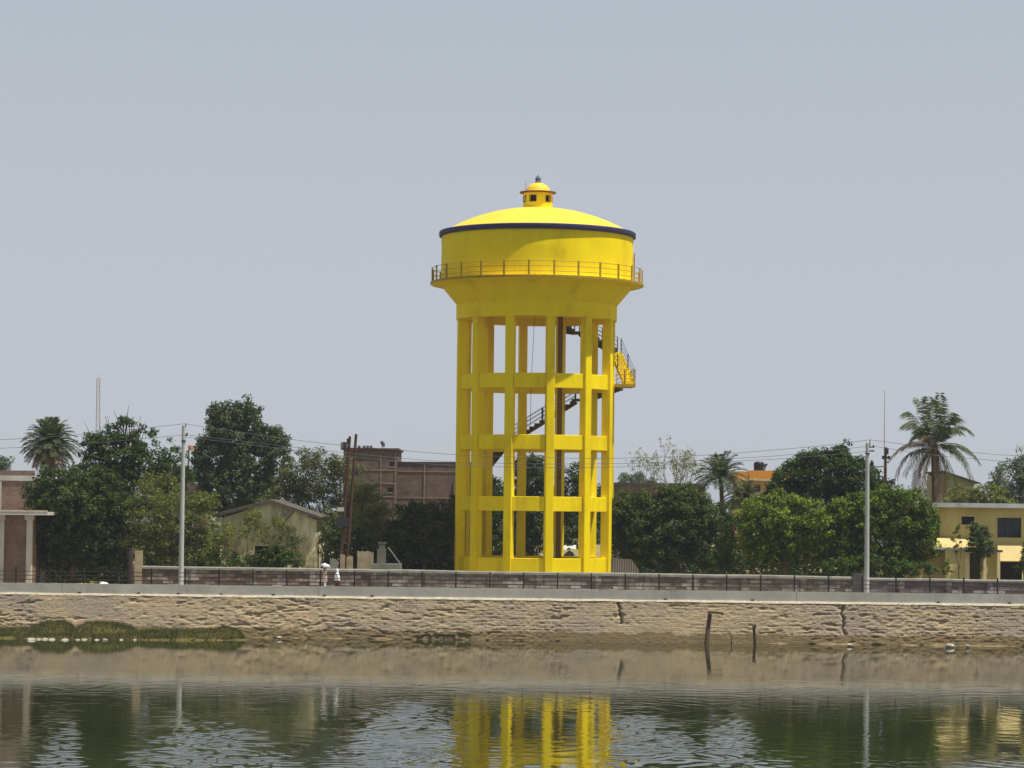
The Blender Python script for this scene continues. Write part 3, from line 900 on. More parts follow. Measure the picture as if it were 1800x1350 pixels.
# inlet pipe and hanging rope
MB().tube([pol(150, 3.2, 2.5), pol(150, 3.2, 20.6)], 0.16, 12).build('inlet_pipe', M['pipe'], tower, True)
MB().tube([pol(180, 3.0, 20.5) + Vector((-0.1, 0, 0)), pol(180, 3.0, 18) + Vector((-0.2, 0, 0)), pol(180, 3.0, 16.2) + Vector((-0.28, 0, 0)), pol(180, 3, 9) + Vector((-.35, 0, 0))], 0.015, 4).build('rope', M['wire'], tower)
place(tower)

# ------------------------------------------------------------------ railing on the parapet
rail = thing('railing', 'long dark iron railing on the grey concrete parapet', 'railing', (0, 160.52, 3.03))
RZ = 3.02; RTOP = RZ + 0.93
px = 504 - 59.5 * 11
posts = []
while px < 2400:
    x = X(px, 160.52, 1020)
    if abs(x) < 48: posts.append(x)
    px += 59.5
post_me = None
for i, x in enumerate(posts):
    if post_me is None:
        o = MB().box(-0.04, 0.04, -0.04, 0.04, 0, 0.95).build('post', M['railing'], rail); post_me = o
    else:
        o = post_me.copy(); COL.objects.link(o)
    o.location = (x, 160.52, RZ)
for q in (0.22, 0.46, 0.70):
    MB().tube([(posts[0] - 1, 160.52, RZ + q), (posts[-1] + 1, 160.52, RZ + q)], 0.023, 6).build('rail', M['railing'], rail)
place(rail)

# ------------------------------------------------------------------ boundary wall
bwl = thing('boundary_wall', 'weathered brick boundary wall with grey coping behind the railing', 'wall', (5, 166, 2.5))
def wy(px): return 167.2 - (px - 250) / 1550 * 2.2
def seg_wall(pa, pb, name='brick_wall', mt='bwall', dz=0.0):
    xa, xb = X(pa, wy(pa), 1010), X(pb, wy(pb), 1010)
    def topz(p): return Z(992 + (p - 250) * 0.0150 + 8, wy(p), p) + dz
    n = max(1, int((pb - pa) / 60)); m = MB(); cp = MB()
    pts = []
    for i in range(n + 1):
        p = pa + (pb - pa) * i / n; y = wy(p); pts.append((X(p, y, 1010), y, topz(p)))
    vs = []; cv = []
    for (x, y, z) in pts:
        vs += [(x, y, 2.3), (x, y, z), (x, y + 0.24, z), (x, y + 0.24, 2.3)]
        w1 = random.uniform(-.012, .012); w2 = random.uniform(-.02, .02)
        cv += [(x, y - 0.07 + w1, z + 0.002), (x, y - 0.06 + w1, z + 0.13 + w2), (x, y + 0.12, z + 0.19 + w2), (x, y + 0.30, z + 0.13 + w2), (x, y + 0.31, z + 0.002)]
    fs = [(i * 4 + k, (i + 1) * 4 + k, (i + 1) * 4 + (k + 1) % 4, i * 4 + (k + 1) % 4) for i in range(n) for k in range(4)] + [(0, 1, 2, 3), tuple(n * 4 + k for k in (3, 2, 1, 0))]
    cf = [(i * 5 + k, (i + 1) * 5 + k, (i + 1) * 5 + (k + 1) % 5, i * 5 + (k + 1) % 5) for i in range(n) for k in range(5)] + [(0, 1, 2, 3, 4), tuple(n * 5 + k for k in (4, 3, 2, 1, 0))]
    m.add(vs, fs).build(name, M[mt], bwl)
    cp.add(cv, cf).build('coping', M['coping'], bwl)
seg_wall(250, 650)
seg_wall(650, 1499, mt='bwallmid')
seg_wall(1519, 2150, mt='bwallgrey', dz=-0.06)
for p in (340, 447, 550, 657, 752, 862, 948, 1052, 1138, 1226, 1308, 1412, 1585, 1668, 1740, 1830, 1920, 2010):
    y = wy(p); x = X(p, y, 1010); z = Z(992 + (p - 250) * 0.0150 + 8, y, p) - (0.06 if p > 1500 else 0)
    MB().box(x - 0.17, x + 0.17, y - 0.075, y - 0.002, 2.3, z - 0.003).build('pilaster', M['bwall'] if p < 650 else M['bwallmid'] if p < 1500 else M['bwallgrey'], bwl)
x = X(1509, wy(1509), 1010)
MB().box(x - 0.34, x + 0.34, wy(1509) - 0.14, wy(1509) + 0.38, 2.3, Z(1008, wy(1509), 1509)).build('gate_pillar', M['darkpillar'], bwl)
x = X(243, 167.2, 1010)
MB().box(x - 0.2, x + 0.22, 167.0, 167.5, 2.3, Z(968, 167.2, 243)).box(x - 0.26, x + 0.1, 167.02, 167.4, 2.3, Z(990, 167.2, 243)).build('end_pillar', M['rubble'], bwl)
place(bwl)
x = X(231, 166, 1000)
o = MB().tube([(x, 166.1, 2.4), (x - 0.08, 166.1, 3.6), (x - 0.1, 166.15, Z(965, 166, 231))], [0.26, 0.2, 0.16], 9).build('tree_stump', M['bark_dark'], None, True)
props(o, 'thick dark tree stump at the left end of the brick wall', 'stump')

# ------------------------------------------------------------------ poles and wires
def utility_pole(px_top, py_top, px_bot, Y, label, double=False):
    t = P(px_top, py_top, Y); b = P(px_bot, 1040, Y); b.z = 2.56
    b.x = t.x - 0.01
    r = thing('utility_pole', label, 'utility pole', b)
    MB().tube([b - Vector((0, 0, 0.3)), b.lerp(t, 0.5), t], [0.155, 0.13, 0.105], 12).build('pole', M['pole'], r, True)
    return r, t, b
PY = 162.2
r1, t1, b1 = utility_pole(323, 748, 317, PY, 'pale concrete utility pole standing before the brown brick wall at left')
m = MB(); m.box(t1.x - 0.07, t1.x + 0.22, PY - 0.06, PY + 0.06, t1.z - 0.62, t1.z - 0.54); m.box(t1.x - 0.12, t1.x + 0.14, PY - 0.13, PY + 0.13, t1.z - 0.95, t1.z - 0.88)
m.build('bracket', M['poledark'], r1)
MB().tube([t1 + Vector((0.12, 0, -0.1)), t1 + Vector((0.12, 0, 0.14))], 0.03, 6).build('insulator', M['poledark'], r1)
MB().tube([t1 + Vector((0.2, 0, -0.6)), t1 + Vector((0.2, 0, -0.42))], 0.045, 8).build('insulator', M['poledark'], r1)
place(r1)
r2, t2, b2 = utility_pole(1525, 779, 1522, PY, 'whitish concrete utility pole standing before the right part of the wall')
m = MB(); m.box(t2.x + 0.02, t2.x + 0.40, PY - 0.05, PY + 0.05, t2.z - 0.27, t2.z - 0.21); m.box(t2.x - 0.10, t2.x + 0.40, PY - 0.05, PY + 0.05, t2.z - 0.50, t2.z - 0.42)
m.box(t2.x - 0.13, t2.x + 0.13, PY - 0.13, PY + 0.13, t2.z - 0.64, t2.z - 0.58)
m.build('bracket', M['poledark'], r2)
MB().tube([t2 + Vector((0.14, 0, -0.25)), t2 + Vector((0.14, 0, 0.18))], 0.03, 6).build('insulator', M['poledark'], r2)
MB().tube([t2 + Vector((0.36, 0, -0.26)), t2 + Vector((0.36, 0, -0.10))], 0.045, 8).build('insulator', M['poledark'], r2)
mb = MB(); mb.box(t2.x + 0.16, t2.x + 0.36, PY - 0.09, PY + 0.09, t2.z - 1.35, t2.z - 1.10); mb.tube([(t2.x + 0.26, PY, t2.z - 1.1), (t2.x + 0.26, PY, t2.z - 1.0)], 0.05, 8)
mb.build('switch_box', M['poledark'], r2)
place(r2)
# dark steel pole beside it and thin aerial
Yd = 172.6
td = P(1557, 786, Yd); bd = Vector((td.x - 0.03, Yd, 2.5))
r3 = thing('steel_pole', 'dark steel pole with fittings between the whitish pole and the coconut palm', 'utility pole', bd)
MB().tube([bd, td], [0.11, 0.075], 8).build('pole', M['rust'], r3, True)
m = MB(); m.box(td.x - 0.07, td.x + 0.17, Yd - 0.09, Yd + 0.09, td.z - 0.45, td.z - 0.05)
m.build('fuse_box', M['poledark'], r3)
m = MB(); m.tube([(td.x - 0.22, Yd, td.z - 0.66), (td.x + 0.26, Yd, td.z - 0.66)], 0.05, 6)
for s in (-0.15, 0.2): m.tube([(td.x + s, Yd, td.z - 0.76), (td.x + s, Yd, td.z - 0.55)], 0.09, 8)
m.box(td.x - 0.03, td.x + 0.2, Yd - 0.05, Yd + 0.05, td.z - 1.0, td.z - 0.92)
m.build('crossarm', M['poledark'], r3)
place(r3)
ta = P(1555, 686, Yd + 6); 
o = MB().tube([(ta.x - 0.02, Yd + 6, 2.5), (ta.x, Yd + 6, ta.z - 2.8), ta], [0.05, 0.032, 0.016], 6).build('aerial_mast', M['mast'])
props(o, 'very thin tall aerial mast rising beside the whitish pole', 'aerial')
# horizontal tie between the two poles
o = MB().tube([(t2.x + 0.1, PY + 0.05, t2.z - 1.42), (td.x, Yd - 0.1, td.z - 1.22)], 0.035, 6).build('tie_bar', M['poledark'])
props(o, 'short level tie bar joining the whitish pole and the dark steel pole', 'bar')

WR = 0.013
def wire(pts, label, r=WR):
    """pts: world points; catenary-like sag already in the list, smoothed"""
    P3 = [Vector(p) for p in pts]; out = []
    for i in range(len(P3) - 1):
        a = P3[max(i - 1, 0)]; b = P3[i]; c = P3[i + 1]; d = P3[min(i + 2, len(P3) - 1)]
        for k in range(6):
            t = k / 6
            out.append(0.5 * ((2 * b) + (c - a) * t + (2 * a - 5 * b + 4 * c - d) * t * t + (3 * b - a - 3 * c + d) * t ** 3))
    out.append(P3[-1])
    o = MB().tube(out, r, 5).build('overhead_wire', M['wire'])
    return props(o, label, 'wire', 'overhead wires along the walkway')
def wp(px, py): return P(px, py, PY)
wire([wp(-900, 770), wp(-400, 788), wp(0, 773), wp(160, 762), wp(323, 745)], 'upper wire running left from the left pole past the date palm')
wire([wp(-900, 790), wp(-400, 802), wp(0, 788), wp(160, 779), wp(326, 764)], 'lower wire running left from the left pole past the date palm')
wire([wp(323, 745), wp(510, 772), wp(605, 783), wp(700, 791), wp(800, 799), wp(950, 804.5), wp(1073, 805.5), wp(1170, 803), wp(1285, 797), wp(1450, 783), wp(1529, 773)], 'topmost of three wires between the poles across the tower')
wire([wp(326, 764), wp(507, 785), wp(600, 795), wp(700, 805), wp(800, 812), wp(950, 815.5), wp(1073, 815), wp(1145, 813), wp(1285, 806), wp(1379, 800), wp(1531, 784)], 'middle one of three wires between the poles across the tower')
wire([wp(326, 768), wp(507, 790), wp(600, 801), wp(700, 811), wp(800, 818), wp(950, 822), wp(1073, 821), wp(1145, 819), wp(1285, 811), wp(1379, 806), wp(1532, 793)], 'lowest of three wires between the poles across the tower')
wire([wp(1529, 773), wp(1560, 777), wp(1640, 788), wp(1720, 796), wp(1800, 801), wp(2100, 806), wp(2500, 790)], 'upper wire running right from the whitish pole behind the palm crown')
wire([wp(1532, 784), wp(1553, 787), wp(1640, 800), wp(1720, 807), wp(1800, 812), wp(2100, 818), wp(2500, 800)], 'lower wire running right from the whitish pole behind the palm crown')

# rusty twin pole
Yh = 171.5
def hp(px, py): return P(px, py, Yh)
hr = thing('twin_pole', 'rusty leaning twin pole with crossarm and meter box behind the wall', 'utility pole', (hp(603, 1000).x, Yh, 2.5))
for (a, b) in (((615, 767), (597, 1010)), ((626, 763), (608, 1010))):
    p, q = hp(*a), hp(*b)
    MB().tube([q, q.lerp(p, 0.5), p], [0.11, 0.10, 0.085], 8).build('pole', M['rust'], hr, True)
MB().tube([hp(608, 794), hp(626, 793)], 0.06, 6).build('crossarm', M['rust'], hr)
MB().tube([hp(600, 830), hp(632, 832)], 0.05, 6).build('crossarm', M['rust'], hr)
m = MB(); m.tube([hp(606, 777), hp(606, 790)], 0.10, 8); m.tube([hp(611, 771), hp(612, 780)], 0.07, 8); m.tube([hp(628, 828), hp(629, 836)], 0.12, 8)
m.build('insulators', M['poledark'], hr)
c = hp(599, 895); MB().box(c.x - 0.20, c.x + 0.20, Yh - 0.2, Yh + 0.1, c.z - 0.14, c.z + 0.12).build('meter_box', M['concrete'], hr)
c = hp(602, 912); MB().box(c.x - 0.38, c.x + 0.42, Yh - 0.15, Yh + 0.3, c.z - 0.5, c.z + 0.1).build('transformer', M['poledark'], hr)
place(hr)

# far lattice mast
Ym = 620
m = MB(); s = Ym / F
b = P(171, 900, Ym); tpt = P(173, 664, Ym)
for sx in (-1, 1):
    for sy in (-1, 1):
        m.tube([(b.x + sx * 0.55, Ym + sy * 0.55, 2.5), (tpt.x + sx * 0.32, Ym + sy * 0.32, tpt.z)], 0.055, 4)
nlv = 34
for i in range(nlv):
    z = 2.5 + (tpt.z - 2.5) * i / nlv; z2 = 2.5 + (tpt.z - 2.5) * (i + 1) / nlv
    w1 = 0.55 - 0.23 * i / nlv; w2 = 0.55 - 0.23 * (i + 1) / nlv
    cx = b.x + (tpt.x - b.x) * i / nlv
    for sy in (-1, 1):
        m.tube([(cx - w1, Ym + sy * w1, z), (cx + w2, Ym + sy * w2, z2)], 0.03, 3); m.tube([(cx - w1, Ym + sy * w1, z), (cx + w1, Ym + sy * w1, z)], 0.03, 3)
m.tube([(tpt.x, Ym, tpt.z), (tpt.x, Ym, tpt.z + 1)], 0.04, 4)
props(m.build('lattice_mast', M['mast']), 'thin pale lattice mast far behind the left trees', 'mast')

# ------------------------------------------------------------------ buildings
def bx(pa, pb, Y, py=950): return X(pa, Y, py), X(pb, Y, py)

# unfinished brick house, left edge
Y0 = 168.6
xa, xb = X(-120, Y0, 960), X(57, Y0, 960)
h = thing('unfinished_house', 'unfinished red brick house with concrete frame at the left edge', 'house', (xb - 3, Y0 + 2, 2.5))
zs_ = Z(905, Y0, 30)
cols = [X(q, Y0, 960) for q in (-118, -58, 2, 51)]
MB().wall(cols[0], cols[-1], 2.4, zs_, Y0 + 0.10, Y0 + 0.34).build('wall', M['brickL'], h)
MB().box(cols[-1] - 0.12, cols[-1] + 0.12, Y0 + 0.36, Y0 + 6, 2.4, zs_).build('wall', M['brickL'], h)
for c in cols:
    MB().box(c - 0.17, c + 0.17, Y0 - 0.02, Y0 + 0.32, 2.4, zs_ - 0.003).box(c - 0.25, c + 0.25, Y0 - 0.28, Y0 + 0.32, zs_ - 0.30, zs_ - 0.002).build('column', M['concrete'], h)
zt = Z(894, Y0 - 0.9, 40)
MB().box(cols[0] - 2, X(84, Y0 - 0.9, 900), Y0 - 0.9, Y0 + 7, zs_, zs_ + 0.20).build('roof_slab', M['concrete'], h)
MB().box(cols[0] - 2, X(84, Y0 - 0.9, 900) - 0.02, Y0 - 0.92, Y0 - 0.82, zs_ + 0.202, zs_ + 0.30).build('roof_edge', M['ledge'], h)
yb = Y0 + 7.2
MB().box(X(-130, yb), X(57, yb, 860), yb, yb + 5, 2.4, Z(840, yb, 30)).build('wall', M['brickL'], h)
MB().box(X(-130, yb), X(60, yb, 860), yb - 0.06, yb + 0.1, Z(845, yb, 30), Z(836, yb, 30)).build('floor_band', M['concrete'], h)
MB().box(X(-130, yb), X(60, yb, 830), yb + 0.01, yb + 0.4, Z(836, yb, 30), Z(827, yb, 30)).build('parapet', M['brickL'], h)
MB().box(X(-1, yb, 860), X(3, yb, 860), yb - 0.05, yb - 0.004, 2.4, Z(846, yb, 0)).build('column', M['concrete'], h)
place(h)
# rubble wall stub next to it
xq = X(66, 172, 990)
st = MB(); st.wall(xq - 0.4, xq + 0.45, 2.4, Z(968, 172, 66), 172, 172.3, [(xq + 0.05, xq + 0.46, Z(978, 172, 66), 9)])
props(st.build('broken_wall', M['rubble']), 'short broken tan wall between the brick house and the dark tree', 'wall')

# shed with gable
Ys = 173.5
s_ = thing('shed', 'old cream plastered shed with low gable roof of weathered sheets', 'shed', (X(475, Ys), Ys + 4, 2.5))
xl, xr, xm = X(390, Ys, 930), X(556, Ys, 930), X(476, Ys, 930)
zl, zr_, zm = Z(912, Ys, 390), Z(914, Ys, 556), Z(880, Ys, 476)
m = MB()
hx0, hx1, hz0, hz1 = X(446, Ys, 965), X(500, Ys, 965), 2.9, Z(960, Ys, 470)
m.wall(xl, xr, 2.4, min(zl, zr_), Ys, Ys + 0.25, [(hx0, hx1, hz0, hz1)])
zb_ = min(zl, zr_)
m.add([(xl, Ys, zb_), (xr, Ys, zb_), (xr, Ys, zr_), (xm, Ys, zm), (xl, Ys, zl), (xl, Ys + .25, zb_), (xr, Ys + .25, zb_), (xr, Ys + .25, zr_), (xm, Ys + .25, zm), (xl, Ys + .25, zl)],
      [(0, 1, 2, 3, 4), (9, 8, 7, 6, 5), (1, 6, 7, 2), (0, 4, 9, 5)])
m.box(xl, xl + 0.25, Ys + 0.26, Ys + 9, 2.4, zl); m.box(xr - 0.25, xr, Ys + 0.26, Ys + 9, 2.4, zr_)
m.build('wall', M['shedwall'], s_)
MB().box(hx0 - 0.1, hx1 + 0.1, Ys + 1.6, Ys + 1.7, 2.5, hz1 + 0.3).build('interior_shade_sheet', M['dark'], s_)  # dark sheet stands in for the shade inside the shed
MB().box(hx0 + 0.05, hx0 + 0.11, Ys + 0.1, Ys + 0.16, hz0, hz1).box(hx1 - 0.7, hx1 - 0.64, Ys + 0.1, Ys + 0.16, hz0, hz1).build('window_bar', M['wood'], s_)
for (a, b, ext) in (((xm, zm + 0.05), (X(367, Ys, 905), Z(907, Ys, 367)), 0), ((xm, zm + 0.05), (X(566, Ys, 905), Z(909, Ys, 566)), 0)):
    rf = MB(); nn = 44
    vs = []
    d = Vector((b[0] - a[0], 0, b[1] - a[1])); L = d.length; d.normalize(); nv = Vector((-d.z, 0, d.x)); nv = nv if nv.z > 0 else -nv
    for j in range(nn + 1):
        y = Ys - 0.45 + 9.9 * j / nn
        o_ = 0.035 * (j % 2)
        for t in (0, L):
            p = Vector((a[0], 0, a[1])) + d * t + nv * o_
            vs.append((p.x, y, p.z)); q = p - nv * 0.07; vs.append((q.x, y, q.z))
    fs = []
    for j in range(nn):
        i = j * 4
        fs += [(i, i + 2, i + 6, i + 4), (i + 1, i + 5, i + 7, i + 3), (i + 2, i + 3, i + 7, i + 6), (i, i + 4, i + 5, i + 1)]
    fs += [(0, 1, 3, 2), (nn * 4, nn * 4 + 2, nn * 4 + 3, nn * 4 + 1)]
    rf.add(vs, fs)
    # barge board in front
    p0 = Vector((a[0], Ys - 0.47, a[1] - 0.09)); p1 = Vector((b[0], Ys - 0.47, b[1] - 0.09))
    rf.obox((p0 + p1) / 2, (p1 - p0) / 2, Vector((0, 0.03, 0)), Vector((0, 0, 0.10)))
    rf.build('roof', M['asbestos'], s_)
MB().box(X(369, Ys, 930), X(383, Ys, 930), Ys + 0.5, Ys + 0.8, Z(927, Ys, 375), Z(923, Ys, 375)).build('lamp_bracket', M['white'], s_)
# wind-bent conduit across the gable
MB().tube([P(500, 917, Ys - 0.04), P(522, 893, Ys - 0.04)], 0.03, 5).build('conduit', M['wood'], s_)
place(s_)

# long brick building
Yb = 215
bb = thing('brick_building', 'large bare dull red brick building left of the tower', 'building', (X(690, Yb), Yb + 6, 2.5))
def zz_(py, px=700): return Z(py, Yb, px)
w1 = (X(681, Yb, 860), X(691, Yb, 860), zz_(865), zz_(857)); w2 = (X(684, Yb, 820), X(694, Yb, 820), zz_(820), zz_(812))
MB().wall(X(603, Yb, 860), X(697, Yb, 860), 2.4, zz_(791, 650), Yb, Yb + 0.3, [w1, w2]).build('wall', M['brickB'], bb)
MB().box(X(697, Yb, 860) - 0.3, X(697, Yb, 860), Yb + 0.31, Yb + 9, 2.4, zz_(791, 650)).build('wall', M['brickB'], bb)
MB().box(X(603, Yb, 860) - 0.1, X(698, Yb, 860) + 0.12, Yb - 0.15, Yb + 9, zz_(791, 650), zz_(787.5, 650)).build('roof_slab', M['rust'], bb)
for w in (w1, w2):
    f_ = MB().box(w[0] - 0.02, w[1] + 0.02, Yb - 0.06, Yb + 0.05, w[2] - 0.10, w[2] - 0.003).build('window', M['floorline'], bb)
    MB().box(w[0], w[1], Yb + 0.2, Yb + 0.24, w[2], w[3]).build('pane', M['glass'], f_)
MB().box(X(697, Yb, 860) + 0.002, X(835, Yb, 860), Yb + 1.0, Yb + 10, 2.4, zz_(813, 760)).build('wall', M['brickB'], bb)
MB().box(X(698, Yb, 813), X(835, Yb, 813), Yb + 0.93, Yb + 1.3, zz_(813, 760) + 0.002, zz_(811.5, 760)).build('roof_edge', M['rust'], bb)
for py in (826.5, 850, 873):
    MB().box(X(603, Yb, 860), X(696.5, Yb, 860), Yb - 0.035, Yb - 0.004, zz_(py + 1.1), zz_(py - 1.1)).build('floor_band', M['floorline'], bb)
    if py != 850:
        MB().box(X(698, Yb, 860), X(834, Yb, 860), Yb + 0.96, Yb + 0.996, zz_(py + 3.0, 760), zz_(py + 1.2, 760)).build('floor_band', M['floorline'], bb)
for px in (669, 694.5):
    x = X(px, Yb, 860); MB().box(x - 0.035, x + 0.035, Yb - 0.06, Yb - 0.037, 2.4, zz_(795)).build('drain_pipe', M['floorline'], bb)
x = X(745, Yb, 860); MB().box(x - 0.04, x + 0.04, Yb + 0.93, Yb + 0.958, 2.4, zz_(816, 745)).build('drain_pipe', M['floorline'], bb)
for px in (631, 640, 646, 652):
    p = P(px, 787, Yb + 0.3); MB().tube([p - Vector((0, 0, 0.1)), p + Vector((0.02, 0, 0.16))], 0.12, 6).build('roof_stub', M['darkpillar'], bb)
MB().box(X(600, Yb + 2, 790), X(612, Yb + 2, 790), Yb + 1, Yb + 3, zz_(790, 606), zz_(777, 606)).build('stair_head', M['greywall'], bb)
place(bb)
p = P(672, 781, Yb + 1)
dr = thing('satellite_dish', 'small dark satellite dish on the brick building roof', 'satellite dish', (p.x, p.y, zz_(787.5, 672)))
m = MB(); N_ = 16
rings = []
ax = Vector((0.75, -0.5, 0.45)).normalized(); u = ax.cross(Vector((0, 0, 1))).normalized(); v = ax.cross(u)
for ri, (rr_, dd) in enumerate(((0.02, 0), (0.14, 0.015), (0.27, 0.06), (0.27, 0.04), (0.14, -0.01), (0.02, -0.03))):
    for k in range(N_):
        a = 2 * math.pi * k / N_; rings.append(p + ax * dd + (u * math.cos(a) + v * math.sin(a)) * rr_)
m.add(rings, [(i * N_ + k, i * N_ + (k + 1) % N_, (i + 1) * N_ + (k + 1) % N_, (i + 1) * N_ + k) for i in range(5) for k in range(N_)])
m.build('dish', M['poledark'], dr, True)
MB().tube([Vector((p.x, p.y, zz_(788.5, 672))), p], 0.03, 6).tube([p, p + ax * 0.3], 0.015, 4).build('stand', M['poledark'], dr)
place(dr)

# house with green cloth behind left trees
Yg = 225
g = thing('far_house', 'far brick house with green cloth seen between the left trees', 'house', (X(320, Yg), Yg + 3, 2.5))
MB().box(X(270, Yg, 850), X(352, Yg, 850), Yg, Yg + 6, 2.4, Z(849, Yg, 320)).build('wall', M['brickB'], g)
MB().box(X(270, Yg, 850), X(330, Yg, 850), Yg + 0.5, Yg + 5, Z(849, Yg, 320) + 0.002, Z(821, Yg, 320)).build('upper_wall', M['brickB'], g)
MB().box(X(333, Yg, 840), X(349, Yg, 840), Yg + 0.2, Yg + 0.3, Z(848, Yg, 340), Z(829, Yg, 340)).build('green_cloth', M['green'], g)
m = MB()
for k in range(6):
    x = X(333 + k * 3, Yg, 825); m.box(x - 0.04, x + 0.04, Yg + 0.2, Yg + 0.3, Z(829, Yg, 340) + 0.002, Z(823.6, Yg, 340))
m.box(X(331, Yg, 825), X(350, Yg, 825), Yg + 0.17, Yg + 0.33, Z(823.5, Yg, 340), Z(821.8, Yg, 340))
m.build('balustrade', M['white'], g)
place(g)
wt = thing('roof_tank', 'faded red water tank on a grey stand among the left trees', 'water tank', (X(337, Yg), Yg + 3, 7))
c = P(337, 787, Yg + 3)
m = MB(); m.lathe([(0.01, c.z - 0.22), (0.30, c.z - 0.22), (0.31, c.z + 0.12), (0.28, c.z + 0.2), (0.1, c.z + 0.26), (0.01, c.z + 0.27)], 20, (c.x, c.y)); m.build('tank', M['redplastic'], wt, True)
for sx in (-.28, .28):
    for sy in (-.28, .28): MB().tube([(c.x + sx, c.y + sy, 7.2), (c.x + sx * .9, c.y + sy * .9, c.z - 0.22)], 0.05, 5).build('leg', M['steelgreen'], wt)
place(wt)

# low grey building right of the tower
Yl = 212
lbld = thing('low_building', 'long low grey brown building behind the trees right of the tower', 'building', (X(1150, Yl), Yl + 4, 2.5))
MB().box(X(1078, Yl, 860), X(1240, Yl, 860), Yl, Yl + 7, 2.4, Z(853, Yl, 1150)).build('wall', M['greywall'], lbld)
MB().box(X(1074, Yl, 860), X(1243, Yl, 860), Yl - 0.3, Yl + 7.2, Z(853, Yl, 1150) + 0.002, Z(849, Yl, 1150)).build('roof_slab', M['darkpillar'], lbld)
place(lbld)
# orange house
Yo = 224
oh = thing('orange_house', 'orange two storey house with projecting parapet left of the big mango', 'house', (X(1340, Yo), Yo + 4, 2.5))
def zo(py): return Z(py, Yo, 1330)
w = (X(1326, Yo, 858), X(1338, Yo, 858), zo(864), zo(852))
MB().wall(X(1302, Yo, 860), X(1420, Yo, 860), 2.4, zo(845), Yo + 0.6, Yo + 0.9, [w]).build('wall', M['peach'], oh)
MB().box(X(1302, Yo, 860), X(1302, Yo, 860) + 0.3, Yo + 0.91, Yo + 8, 2.4, zo(845)).build('wall', M['peach'], oh)
MB().box(w[0], w[1], Yo + 0.8, Yo + 0.85, w[2], w[3]).build('window', M['glass'], oh)
MB().box(X(1293, Yo, 835), X(1420, Yo, 835), Yo - 0.3, Yo + 8.3, zo(845) + 0.002, zo(842)).build('roof_slab', M['ledge'], oh)
m = MB(); x0_, x1_ = X(1317, Yo, 835), X(1420, Yo, 835)
m.box(x0_, x1_, Yo - 0.28, Yo - 0.14, zo(842) + 0.002, zo(827)); m.box(X(1296, Yo, 835), x0_ - 0.002, Yo - 0.1, Yo + 0.05, zo(842) + 0.002, zo(829)); m.box(X(1296, Yo, 835), X(1296, Yo, 835) + 0.12, Yo + 0.06, Yo + 8, zo(842) + 0.002, zo(829))
m.build('parapet', M['orange'], oh)
MB().box(X(1317, Yo, 868), X(1338, Yo, 868), Yo - 0.1, Yo + 0.6, zo(869), zo(864.5)).build('sunshade', M['ledge'], oh)
place(oh)
c = P(1334, 818, Yo + 1.2)
wt = thing('black_tank', 'black water tank on the orange house roof', 'water tank', (c.x, c.y, zo(827)))
m = MB(); m.lathe([(0.01, zo(827)), (0.42, zo(827)), (0.43, c.z + 0.18), (0.36, c.z + 0.27), (0.15, c.z + 0.31), (0.01, c.z + 0.32)], 24, (c.x, c.y)); m.build('tank', M['black'], wt, True)
MB().tube([(c.x + 0.4, c.y, c.z - .05), (c.x + 0.72, c.y, c.z + 0.12)], [0.17, 0.05], 8).tube([(c.x + 0.45, c.y, zo(829)), (c.x + 0.55, c.y, c.z)], 0.05, 6).build('inlet_cover', M['black'], wt)
place(wt)

# far gabled building behind the coconut palm
Yk = 205
kb = thing('gabled_building', 'pale far building with sloping dark roof behind the coconut palm', 'building', (X(1680, Yk), Yk + 4, 2.5))
xl, xr = X(1658, Yk, 860), X(1712, Yk, 860)
zA, zB = Z(831, Yk, 1655), Z(849, Yk, 1712)
m = MB(); m.add([(xl, Yk, 2.4), (xr, Yk, 2.4), (xr, Yk, zB), (xl + 0.2, Yk, zA), (xl, Yk, zA - .1), (xl, Yk + 8, 2.4), (xr, Yk + 8, 2.4), (xr, Yk + 8, zB), (xl + 0.2, Yk + 8, zA), (xl, Yk + 8, zA - .1)], [(0, 1, 2, 3, 4), (9, 8, 7, 6, 5), (1, 6, 7, 2), (0, 4, 9, 5)])
m.build('wall', M['cream'], kb)
m = MB(); a = Vector((xl - 0.1, Yk + 3.9, zA + 0.12)); b = Vector((xr + 0.4, Yk + 3.9, zB - 0.02)); d = b - a
m.obox((a + b) / 2, d / 2, Vector((0, 4.4, 0)), Vector((-d.z, 0, d.x)).normalized() * 0.05)
m.build('roof', M['asbestos'], kb)
place(kb)

